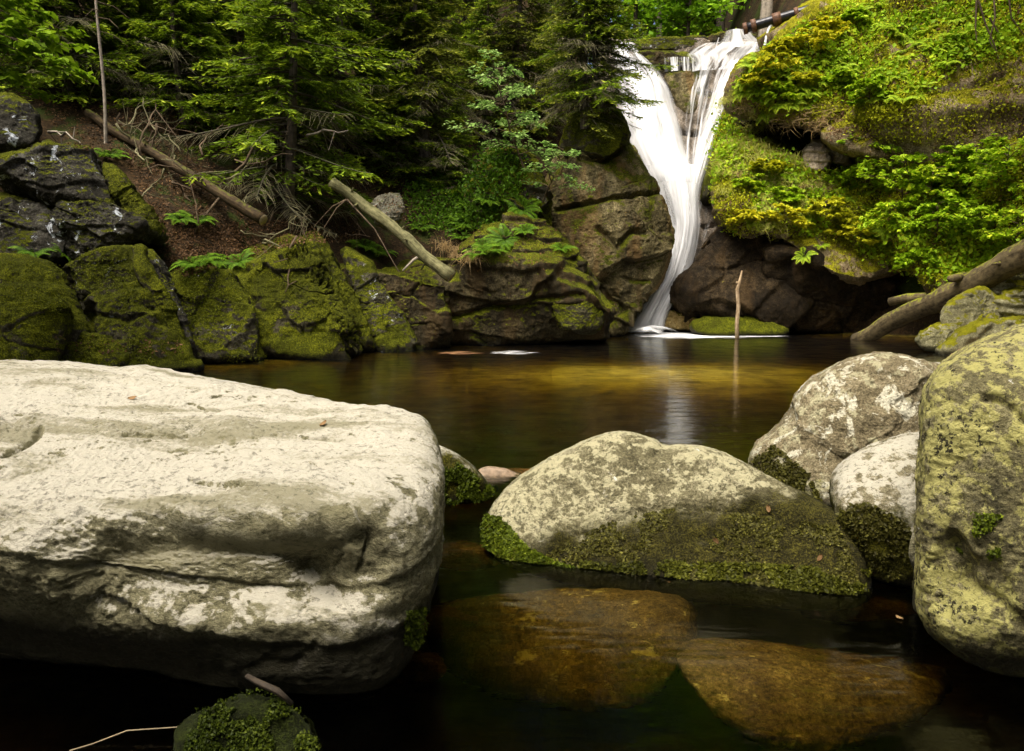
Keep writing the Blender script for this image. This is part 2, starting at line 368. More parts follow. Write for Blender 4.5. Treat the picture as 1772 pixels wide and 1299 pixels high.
    if cracks or dents:
        px, py = proj(V); fm = sstep(0.25, -0.15, np.sum(N * (V - EYE), 1) / np.linalg.norm(V - EYE, axis=1)); ds = 0
        jx, jy = 7 * fbm(V * f * 4, 3, seed + 1), 7 * fbm(V * f * 4, 3, seed + 2)
        for pts, wd, dep in cracks:
            ds = ds - dep * np.exp(-(segd(px + jx * min(1, wd / 5), py + jy * min(1, wd / 5), pts) / wd) ** 2)
        for (x, y, rx, ry, rot, dep, *saw) in dents:
            co, si = math.cos(R(rot)), math.sin(R(rot)); u = ((px - x) * co + (py - y) * si) / rx; v_ = (-(px - x) * si + (py - y) * co) / ry
            qd = np.sqrt(u * u + v_ * v_) * (1 + 0.25 * fbm(V * f * 3, 3, seed + 5)); ds = ds - dep * (1 - sstep(0.55, 1.1, qd))
        V = V + N * (ds * fm)[:, None]
    ob = tag(obj(name, V - C, Fc, mat), label, cat, group); ob.location = C
    ROCKS[key] = ob; return ob

GREY = dict(dark=(0.10, 0.088, 0.055), mid=(0.30, 0.275, 0.20), light=(0.52, 0.50, 0.42))
M_big = rock_mat('pale_granite', (0.06, 0.054, 0.027), (0.185, 0.172, 0.10), (0.35, 0.335, 0.24), 1.7, lichen=(0.48, 0.455, 0.375), lich=0.22, top=0.34, bands=0.8, moss=(0.075, 0.07, 0.012), moss2=(0.20, 0.19, 0.05), mo=0.36, up=0.0, mixm=0.35, wet=0.93, wet_shade_z=0.28, bump=1.2, hf=1.6, pits=0.5, grain=((0.8, 1.05, 1.25), (0.0, 0.15, 0.1)), lsc=6.0)  # wet band also paints undercut shade; lichen boost upward also paints the lit top
M_mid = rock_mat('lichen_boulder', (0.045, 0.04, 0.02), (0.15, 0.135, 0.075), (0.32, 0.295, 0.20), 1.9, lsc=7.0, lichen=(0.39, 0.365, 0.225), lich=0.46, spots=0.4, spot=(0.62, 0.61, 0.54), top=0.12, moss=(0.020, 0.018, 0.004), moss2=(0.095, 0.085, 0.012), mo=0.22, up=-0.05, low=1.2, lowz=(0.38, 0.0), lowx=(0.24, 0.2), mixm=0.4, wet=0.9, wet_shade_z=0.03, bump=1.2, hf=1.9, pits=0.7)
M_back = rock_mat('spotted_boulder', (0.05, 0.042, 0.022), (0.17, 0.14, 0.08), (0.30, 0.265, 0.17), 1.9, lichen=(0.36, 0.34, 0.21), lich=0.5, spots=0.85, spot=(0.50, 0.48, 0.37), moss=(0.05, 0.05, 0.006), moss2=(0.20, 0.19, 0.02), mo=0.40, up=0.2, low=0.5, lowz=(0.45, 0.0), mixm=0.1, wet=0.9, wet_shade_z=0.03, bump=1.4, hf=1.9, pits=0.7)
M_yel = rock_mat('yellow_lichen_boulder', (0.05, 0.045, 0.025), (0.14, 0.125, 0.06), (0.30, 0.275, 0.17), 1.7, lsc=9.0, lichen=(0.36, 0.34, 0.115), lich=0.70, spots=0.3, spot=(0.60, 0.60, 0.55), moss=(0.06, 0.06, 0.01), moss2=(0.22, 0.2, 0.04), mo=0.26, mixm=0.2, up=0.1, wet=0.9, wet_shade_z=0.15, bump=1.2, hf=1.9, pits=1.0)
M_round = rock_mat('round_boulder', (0.06, 0.052, 0.028), (0.17, 0.15, 0.09), (0.34, 0.315, 0.24), 1.9, lichen=(0.44, 0.42, 0.34), lich=0.36, top=0.2, moss=(0.035, 0.034, 0.004), moss2=(0.16, 0.15, 0.012), mo=0.32, up=-0.15, low=0.7, lowz=(0.66, 0.3), mixm=0.15, wet=0.9, wet_shade_z=0.05, bump=1.2, hf=1.9, pits=0.6)
M_sub = rock_mat('stream_bed_stone', (0.03, 0.018, 0.005), (0.12, 0.075, 0.018), (0.30, 0.20, 0.05), 1.4, lichen=(0.52, 0.42, 0.12), lich=0.3, bump=1.1)
M_sub2 = rock_mat('brown_bed_stone', (0.06, 0.03, 0.012), (0.16, 0.075, 0.03), (0.30, 0.17, 0.07), 1.4, bump=0.8)

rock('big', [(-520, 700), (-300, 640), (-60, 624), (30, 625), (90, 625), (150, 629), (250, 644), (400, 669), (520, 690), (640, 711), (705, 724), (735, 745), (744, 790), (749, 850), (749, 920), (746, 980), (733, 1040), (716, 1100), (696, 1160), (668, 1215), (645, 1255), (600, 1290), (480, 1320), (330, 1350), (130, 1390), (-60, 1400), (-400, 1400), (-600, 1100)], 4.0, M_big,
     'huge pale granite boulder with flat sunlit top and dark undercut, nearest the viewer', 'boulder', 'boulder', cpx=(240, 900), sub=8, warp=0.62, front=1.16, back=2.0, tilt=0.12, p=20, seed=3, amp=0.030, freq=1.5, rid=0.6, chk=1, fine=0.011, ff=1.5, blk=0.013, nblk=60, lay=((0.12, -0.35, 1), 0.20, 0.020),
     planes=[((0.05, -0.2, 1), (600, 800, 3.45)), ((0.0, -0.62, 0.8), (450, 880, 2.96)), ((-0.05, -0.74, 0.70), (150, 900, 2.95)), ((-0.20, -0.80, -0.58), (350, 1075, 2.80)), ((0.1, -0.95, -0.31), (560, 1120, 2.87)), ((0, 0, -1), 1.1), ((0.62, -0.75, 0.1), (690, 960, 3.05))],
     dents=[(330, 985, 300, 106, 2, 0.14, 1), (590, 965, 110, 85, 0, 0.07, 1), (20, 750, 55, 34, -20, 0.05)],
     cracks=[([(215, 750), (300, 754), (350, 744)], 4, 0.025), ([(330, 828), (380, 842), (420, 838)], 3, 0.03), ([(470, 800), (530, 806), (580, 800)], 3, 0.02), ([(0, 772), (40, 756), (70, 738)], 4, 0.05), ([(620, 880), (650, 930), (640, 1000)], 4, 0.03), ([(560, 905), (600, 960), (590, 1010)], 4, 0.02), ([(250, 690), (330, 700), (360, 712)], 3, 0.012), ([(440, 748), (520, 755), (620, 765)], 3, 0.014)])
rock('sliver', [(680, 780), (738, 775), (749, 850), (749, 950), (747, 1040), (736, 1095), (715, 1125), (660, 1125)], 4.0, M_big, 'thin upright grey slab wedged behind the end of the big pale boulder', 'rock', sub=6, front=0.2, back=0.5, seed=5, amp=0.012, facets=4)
rock('small', [(640, 790), (745, 764), (790, 783), (828, 812), (852, 842), (866, 868), (858, 895), (760, 905), (640, 890)], 6.1, M_round, 'low triangular stone with mossy front beside the big pale boulder', 'rock', sub=6, front=0.35, tilt=0.1, seed=8, amp=0.02, facets=4)
rock('flat', [(820, 815), (845, 806), (878, 812), (905, 826), (890, 846), (840, 848)], 6.7, flat_mat('pinkish_stone', (0.19, 0.135, 0.085), 0.7), 'small flat pinkish stone at the waterline behind the domed mossy boulder', 'rock', sub=5, seed=9, amp=0.02, facets=4)
rock('mid', [(835, 945), (838, 915), (850, 878), (880, 840), (940, 800), (1000, 770), (1040, 754), (1080, 748), (1120, 756), (1152, 772), (1190, 770), (1240, 779), (1290, 804), (1340, 833), (1405, 862), (1450, 889), (1482, 922), (1502, 972), (1508, 1030), (1496, 1085), (1430, 1115), (1200, 1100), (1000, 1065), (872, 1010)], 5.0, M_mid,
     'broad domed boulder in midstream, lichen above and dark moss along its base', 'boulder', 'boulder', cpx=(1180, 920), sub=8, front=0.95, back=0.8, tilt=0.55, p=12, seed=12, amp=0.03, freq=1.8, rid=0.35, chk=1, fine=0.010,
     planes=[((-0.25, -0.80, 0.55), (1000, 1002, 4.39)), ((-0.25, -0.95, 0.18), (1200, 1030, 4.15))],
     cracks=[([(925, 1000), (1000, 930), (1130, 880), (1300, 890), (1440, 920)], 12, 0.02), ([(1150, 775), (1120, 800), (1130, 850)], 10, 0.02)], dents=[(1300, 960, 150, 60, 0, 0.02)])
rock('back', [(1296, 800), (1300, 772), (1340, 744), (1366, 712), (1386, 678), (1420, 650), (1460, 628), (1505, 618), (1550, 621), (1590, 631), (1640, 634), (1720, 680), (1740, 800), (1700, 900), (1560, 935), (1440, 920), (1370, 885), (1310, 840)], 6.3, M_back,
     'grey boulder speckled with pale lichen standing behind the domed boulder', 'boulder', 'boulder', sub=8, front=0.75, tilt=0.5, p=8, seed=15, amp=0.05, freq=2.2, fine=0.014, blk=0.02, facets=5, cut=(0.86, 0.98), chk=1, planes=[((-0.6, -0.6, 0.5), (1400, 760, 5.9))])
rock('round', [(1437, 860), (1440, 822), (1462, 793), (1500, 769), (1550, 751), (1610, 742), (1700, 745), (1740, 860), (1720, 1060), (1600, 1100), (1545, 1075), (1500, 1020), (1475, 950), (1450, 900)], 4.6, M_round,
     'smaller rounded boulder with pale top and furry brown underside beside the yellow boulder', 'boulder', 'boulder', sub=7, front=0.55, tilt=0.2, p=6, seed=18, amp=0.025, freq=2.4, chk=1, fine=0.010, planes=[((-0.2, -0.9, -0.5), (1560, 960, 4.05)), ((-0.2, -0.5, 0.85), (1560, 780, 4.4))])
rock('yellow', [(1589, 1030), (1591, 900), (1593, 790), (1595, 700), (1604, 660), (1640, 620), (1700, 590), (1772, 562), (1880, 535), (2050, 540), (2200, 800), (2150, 1250), (1950, 1330), (1800, 1240), (1740, 1195), (1680, 1150), (1625, 1110), (1600, 1080)], 3.6, M_yel,
     'tall boulder crusted with yellow lichen, cut off by the picture edge', 'boulder', 'boulder', cpx=(1800, 880), sub=8, front=0.62, back=1.0, tilt=0.16, p=15, seed=21, amp=0.035, freq=2.0, chk=1, fine=0.012, blk=0.012,
     planes=[((-0.75, -0.65, 0.1), (1600, 850, 3.3)), ((-0.1, -0.85, -0.5), (1740, 1090, 3.0)), ((-0.15, -0.6, 0.8), (1700, 620, 3.3))],
     dents=[(1640, 990, 40, 80, 10, 0.05), (1700, 1010, 60, 40, 30, 0.03)], cracks=[([(1700, 690), (1740, 700), (1772, 730)], 9, 0.03), ([(1640, 930), (1660, 1000), (1720, 1050), (1800, 1100)], 14, 0.03)])
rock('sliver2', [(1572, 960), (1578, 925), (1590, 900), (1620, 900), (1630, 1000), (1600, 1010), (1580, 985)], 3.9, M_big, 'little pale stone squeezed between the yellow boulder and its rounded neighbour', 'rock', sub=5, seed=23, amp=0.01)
# stones under the water
rock('u1', [(735, 1130), (850, 1095), (1000, 1066), (1110, 1052), (1170, 1062), (1196, 1105), (1200, 1180), (1170, 1270), (1110, 1350), (900, 1400), (780, 1330), (725, 1220)], 4.0, M_sub, 'broad golden slab lying under the clear brown water in front', 'rock', cpx=(990, 1200), sub=7, front=0.38, back=0.5, tilt=1.0, p=7, seed=31, amp=0.05, freq=2.0, fine=0.014, facets=4, planes=[((-0.45, -0.3, 1), 0.26)], cracks=[([(1060, 1080), (1030, 1130), (1080, 1200)], 10, 0.03)])
rock('u2', [(1178, 1100), (1205, 1072), (1260, 1068), (1325, 1092), (1345, 1130), (1310, 1170), (1205, 1155)], 4.75, M_sub2, 'rounded brown stone under water behind the golden slab', 'rock', sub=6, seed=33, amp=0.02)
rock('u3', [(1168, 1175), (1180, 1150), (1260, 1150), (1350, 1170), (1450, 1206), (1560, 1240), (1660, 1296), (1620, 1400), (1250, 1420), (1200, 1280)], 3.35, M_sub, 'brown bed slab with pale upper rim just under the water surface', 'rock', cpx=(1400, 1280), sub=7, front=0.45, tilt=0.8, p=7, seed=35, amp=0.045, freq=2.2, fine=0.014, facets=4, planes=[((0.3, -0.5, 1), 0.24)])
for k, (ol, Y, lb) in enumerate([([(745, 1015), (790, 990), (860, 1000), (885, 1050), (820, 1085), (750, 1075)], 5.1, 'dim reddish stone on the bed beside the thin upright slab'), ([(715, 1150), (770, 1125), (830, 1145), (850, 1195), (780, 1225), (715, 1205)], 4.2, 'dim brown stone under water at the left of the golden slab'), ([(630, 1240), (690, 1200), (760, 1215), (775, 1260), (700, 1300), (640, 1290)], 3.7, 'dark brown stone on the bed at the foot of the big boulder'), ([(1370, 1130), (1450, 1100), (1560, 1120), (1590, 1170), (1480, 1200), (1390, 1180)], 4.4, 'dim flat stone on the bed below the domed boulder'), ([(820, 845), (870, 828), (960, 830), (1000, 870), (900, 890), (830, 880)], 6.9, 'reddish ledge just under water behind the domed boulder')]):
    rock('ub%d' % k, ol, Y, M_sub2, lb, 'rock', sub=6, seed=40 + k, amp=0.03)
M_mound = rock_mat('mossy_mound', (0.03, 0.03, 0.015), (0.06, 0.06, 0.03), (0.1, 0.1, 0.06), 2, mo=1.0, up=0.3, moss=(0.012, 0.016, 0.002), moss2=(0.04, 0.055, 0.006), bump=1.4)
rock('mound', [(300, 1290), (330, 1245), (380, 1220), (430, 1207), (490, 1212), (530, 1245), (548, 1300), (540, 1360), (420, 1380), (320, 1350)], 2.72, M_mound, 'small round stone smothered in dark green moss under the big boulder', 'rock', sub=6, front=0.15, tilt=0.5, seed=50, amp=0.05, freq=7)

# the left bank
mk = dict(spec=0.08, moss=(0.045, 0.052, 0.003), moss2=(0.19, 0.205, 0.008), wet=0.85, wet_shade_z=0.1)
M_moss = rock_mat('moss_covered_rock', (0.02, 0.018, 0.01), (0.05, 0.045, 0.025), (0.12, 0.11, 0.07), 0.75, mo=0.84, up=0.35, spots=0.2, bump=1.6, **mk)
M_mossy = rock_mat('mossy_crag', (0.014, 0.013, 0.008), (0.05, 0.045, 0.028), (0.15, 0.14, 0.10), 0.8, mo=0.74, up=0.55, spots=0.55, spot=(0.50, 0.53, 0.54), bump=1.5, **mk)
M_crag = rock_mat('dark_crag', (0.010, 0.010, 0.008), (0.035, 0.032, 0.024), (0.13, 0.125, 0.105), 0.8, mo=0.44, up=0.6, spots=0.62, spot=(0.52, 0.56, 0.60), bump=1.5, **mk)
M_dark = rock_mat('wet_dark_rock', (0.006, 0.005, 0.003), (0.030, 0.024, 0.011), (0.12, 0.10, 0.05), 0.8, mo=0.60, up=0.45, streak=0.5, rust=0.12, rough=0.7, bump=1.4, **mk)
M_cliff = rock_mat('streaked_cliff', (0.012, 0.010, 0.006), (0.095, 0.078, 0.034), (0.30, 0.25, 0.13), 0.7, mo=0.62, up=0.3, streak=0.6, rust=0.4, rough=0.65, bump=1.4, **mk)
L = [
 ('mossA', [(-80, 520), (-10, 488), (40, 498), (85, 520), (110, 562), (98, 605), (60, 660), (-80, 680)], 14.4, M_moss, 'bright mossy cushion boulder low on the left bank', dict(p=5, tilt=0.5)),
 ('mossB', [(-90, 475), (-10, 456), (70, 461), (98, 490), (115, 545), (155, 605), (160, 660), (0, 670), (-90, 660)], 15.2, M_mossy, 'mossy rock with a white lichen patch behind the bright cushion boulder', dict(p=7, facets=4)),
 ('slabA', [(110, 465), (160, 440), (224, 434), (243, 465), (258, 494), (200, 512), (152, 524), (132, 500)], 15.9, M_mossy, 'mossy block with pale lichen above a dark crack', dict(chk=0, facets=5, tilt=0.3, p=14)),
 ('slabB', [(140, 528), (205, 512), (258, 496), (292, 560), (330, 632), (326, 655), (180, 665), (160, 600)], 15.6, M_mossy, 'tall mossy slab with a straight right edge running down to the water', dict(chk=0, facets=6, tilt=0.3, p=14, cracks=[([(170, 545), (220, 555), (260, 535)], 5, 0.08)])),
 ('slabC', [(70, 615), (130, 572), (190, 590), (225, 640), (200, 670), (70, 670)], 14.8, M_moss, 'low mossy hump strewn with yellow leaves beneath the tall slab', dict(p=6, tilt=0.5)),
 ('foot', [(205, 615), (260, 592), (302, 592), (330, 626), (326, 655), (215, 665)], 15.0, M_moss, 'moss capped stone at the water edge below the tall slab', dict(p=8, facets=3)),
 ('cragA', [(5, 280), (60, 255), (120, 246), (148, 262), (168, 300), (193, 346), (140, 352), (60, 350), (5, 315)], 17.2, M_crag, 'dark crag with silvery lichen, uppermost of the left outcrop', dict(chk=0, facets=6, p=16, lay=((0.15, 0, 1), 0.7, 0.07))),
 ('cragB', [(92, 356), (190, 348), (244, 385), (257, 408), (200, 428), (130, 442), (100, 410)], 16.8, M_crag, 'dark block splashed with white lichen under the uppermost crag', dict(chk=0, facets=6, p=16, lay=((0.15, 0, 1), 0.7, 0.07))),
 ('cragC', [(-90, 335), (20, 340), (92, 358), (112, 440), (60, 462), (-90, 470)], 17.0, M_crag, 'shadowed blocky crag at the left edge of the outcrop', dict(facets=6, p=16, lay=((0.2, 0, 1), 0.8, 0.08))),
 ('cragD', [(-120, 190), (0, 170), (55, 190), (60, 240), (10, 275), (-120, 280)], 18.5, M_crag, 'black overhanging rock under the bright leafy branch', dict(facets=5, p=12)),
 ('ridge', [(180, 288), (205, 296), (245, 345), (282, 402), (270, 414), (248, 400), (205, 350)], 17.1, M_moss, 'thin mossy fin running down beside the lichen splashed block', dict(p=8, front=0.5, back=0.8)),
 ('lich', [(212, 436), (252, 429), (285, 478), (306, 530), (335, 600), (322, 612), (285, 545), (250, 492)], 16.1, M_crag, 'narrow rib with white lichen beside the tall mossy slab', dict(chk=0, p=10, facets=3, front=0.6, back=0.8)),
 ('blockE', [(285, 530), (298, 487), (350, 474), (395, 478), (425, 520), (440, 570), (440, 622), (330, 632), (295, 590)], 17.0, M_mossy, 'squat rounded block between the tall slab and the wide mossy face', dict(chk=0, p=10, facets=6)),
 ('faceF', [(395, 480), (435, 440), (500, 420), (535, 430), (566, 472), (594, 540), (615, 608), (500, 628), (410, 628), (385, 560)], 18.3, M_moss, 'wide green mossy rock face sloping into the pool', dict(chk=0, p=12, facets=6, tilt=0.4, front=0.8)),
 ('footF', [(490, 596), (515, 582), (538, 586), (556, 615), (500, 628)], 17.5, M_moss, 'small mossy nub at the waterline of the wide face', dict(p=8)),
 ('slabG', [(515, 400), (548, 416), (596, 482), (630, 560), (645, 608), (610, 618), (568, 480)], 19.2, M_moss, 'dark green leaning slab behind the wide mossy face', dict(chk=0, p=12, front=0.7, back=0.9, facets=3)),
 ('wallH', [(585, 465), (680, 478), (765, 498), (768, 605), (640, 616), (600, 540)], 20.4, M_dark, 'black damp rock wall in deep shade right of the leaning slab', dict(chk=0, p=12, facets=5)),
 ('ledgeI', [(680, 470), (760, 452), (860, 452), (960, 460), (1004, 480), (1036, 538), (1036, 578), (1012, 592), (860, 600), (735, 608), (690, 550)], 21.8, M_dark, 'long dark ledge rock with mossy nose hanging over the pool', dict(chk=0, sub=7, p=16, facets=7, tilt=-0.15, cracks=[([(740, 560), (840, 535), (950, 515), (1010, 510)], 5, 0.15), ([(930, 470), (950, 500), (960, 540)], 4, 0.1)], lay=((0.1, 0.1, 1), 0.8, 0.14))),
 ('nose', [(955, 500), (1005, 485), (1040, 520), (1038, 562), (1010, 578), (965, 560)], 21.3, M_moss, 'mossy lump on the nose of the long dark ledge', dict(p=6, facets=3)),
 ('topJ', [(800, 440), (830, 408), (885, 383), (942, 383), (985, 436), (1006, 474), (960, 482), (850, 474)], 22.8, M_dark, 'flat topped stepped rock above the long ledge', dict(chk=0, p=14, facets=7, tilt=0.9, lay=((0, -0.2, 1), 0.4, 0.12))),
 ('upper', [(815, 330), (850, 272), (900, 268), (925, 292), (950, 345), (925, 372), (880, 398), (835, 392)], 24.4, M_mossy, 'upper crag with white lichen edge below the pale green sapling', dict(chk=0, p=14, facets=7, lay=((0.4, 0, 1), 0.6, 0.1))),
 ('gully', [(905, 310), (945, 315), (955, 385), (950, 420), (915, 395)], 24.4, M_moss, 'vivid green moss strip in the cleft beside the upper crag', dict(p=6)),
 ('cliffK', [(950, 340), (980, 276), (1020, 262), (1062, 240), (1084, 262), (1108, 302), (1132, 350), (1148, 396), (1144, 450), (1112, 505), (1050, 540), (990, 500), (955, 420)], 25.8, M_cliff, 'tall rust streaked cliff bulging beside the left of the waterfall', dict(sub=8, p=12, facets=8, tilt=0.2, front=1.6, back=2.5, cracks=[([(960, 362), (1030, 350), (1075, 338), (1145, 332)], 4, 0.22), ([(1000, 272), (1050, 275), (1075, 258)], 4, 0.18), ([(1035, 395), (1070, 430), (1100, 400), (1120, 402)], 5, 0.18)])),
 ('toeK', [(995, 455), (1060, 470), (1116, 452), (1128, 490), (1096, 545), (1076, 580), (1024, 584), (1000, 520)], 25.4, M_cliff, 'folded wet rock at the cliff foot beside the splash', dict(p=12, facets=8, front=0.9, grow=1.0, lay=((0.6, 0, 1), 0.5, 0.16))),
 ('capK', [(975, 262), (988, 210), (1020, 185), (1046, 176), (1072, 205), (1078, 240), (1056, 268), (1004, 278)], 26.0, M_moss, 'mossy capstone crowning the rust streaked cliff', dict(p=8, front=1.3, facets=3)),
 ('ribA', [(462, 432), (505, 414), (545, 445), (590, 530), (618, 600), (604, 616), (575, 560), (530, 480)], 17.6, M_moss, 'slanting mossy rib forming the right edge of the wide green face', dict(p=10, chk=0, front=0.35, back=0.8)),
 ('ribB', [(598, 440), (640, 466), (695, 545), (724, 604), (668, 616), (632, 550)], 19.8, M_mossy, 'dark slanting slab leaning between the wide green face and the black wall', dict(p=10, chk=0, front=0.5, back=0.8)),
 ('ribC', [(226, 436), (248, 442), (300, 538), (334, 640), (318, 655), (262, 520)], 15.3, M_moss, 'narrow mossy edge running from the white lichen rib down to the water', dict(p=10, chk=0, front=0.3, back=0.7)),
 ('greyR', [(644, 365), (652, 345), (672, 335), (692, 340), (700, 362), (690, 388), (660, 392)], 21.5, None, 'round grey stone resting on the leafy slope behind the fallen log', dict(p=5)),
]
M_greyr = rock_mat('grey_stone', (0.06, 0.055, 0.04), (0.15, 0.14, 0.10), (0.27, 0.26, 0.2), 1.2, lich=0.3, mo=0.3, bump=1.0)
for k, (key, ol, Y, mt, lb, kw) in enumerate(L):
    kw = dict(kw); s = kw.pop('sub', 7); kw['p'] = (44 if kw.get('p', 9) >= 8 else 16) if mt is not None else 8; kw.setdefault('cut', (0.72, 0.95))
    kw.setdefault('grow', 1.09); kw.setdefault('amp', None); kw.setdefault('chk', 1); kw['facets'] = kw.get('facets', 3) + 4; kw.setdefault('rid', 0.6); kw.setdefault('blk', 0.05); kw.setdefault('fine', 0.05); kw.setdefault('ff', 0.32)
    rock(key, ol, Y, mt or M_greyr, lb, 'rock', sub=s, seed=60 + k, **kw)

# the right bank
mr = dict(spec=0.08, moss=(0.12, 0.115, 0.004), moss2=(0.42, 0.40, 0.016), wet=0.85, wet_shade_z=0.1)
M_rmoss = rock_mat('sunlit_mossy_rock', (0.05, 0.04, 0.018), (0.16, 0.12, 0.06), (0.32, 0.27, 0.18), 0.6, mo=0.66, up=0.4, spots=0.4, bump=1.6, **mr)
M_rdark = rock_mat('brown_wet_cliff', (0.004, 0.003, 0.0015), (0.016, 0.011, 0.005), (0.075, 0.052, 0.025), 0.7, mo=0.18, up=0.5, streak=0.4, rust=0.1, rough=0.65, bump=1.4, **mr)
M_rpile = rock_mat('mossy_pile_stone', (0.05, 0.045, 0.025), (0.16, 0.15, 0.08), (0.36, 0.34, 0.22), 1.2, lich=0.4, lichen=(0.30, 0.29, 0.18), mo=0.50, up=0.6, bump=1.3, **{**mr, 'moss2': (0.22, 0.22, 0.012)})
M_pale = rock_mat('pale_fractured_rock', (0.09, 0.07, 0.04), (0.28, 0.23, 0.15), (0.50, 0.43, 0.32), 1.0, bump=1.2)
M_ochre = rock_mat('ochre_rock', (0.10, 0.07, 0.02), (0.30, 0.21, 0.07), (0.42, 0.33, 0.15), 1.0, mo=0.3, **mr)
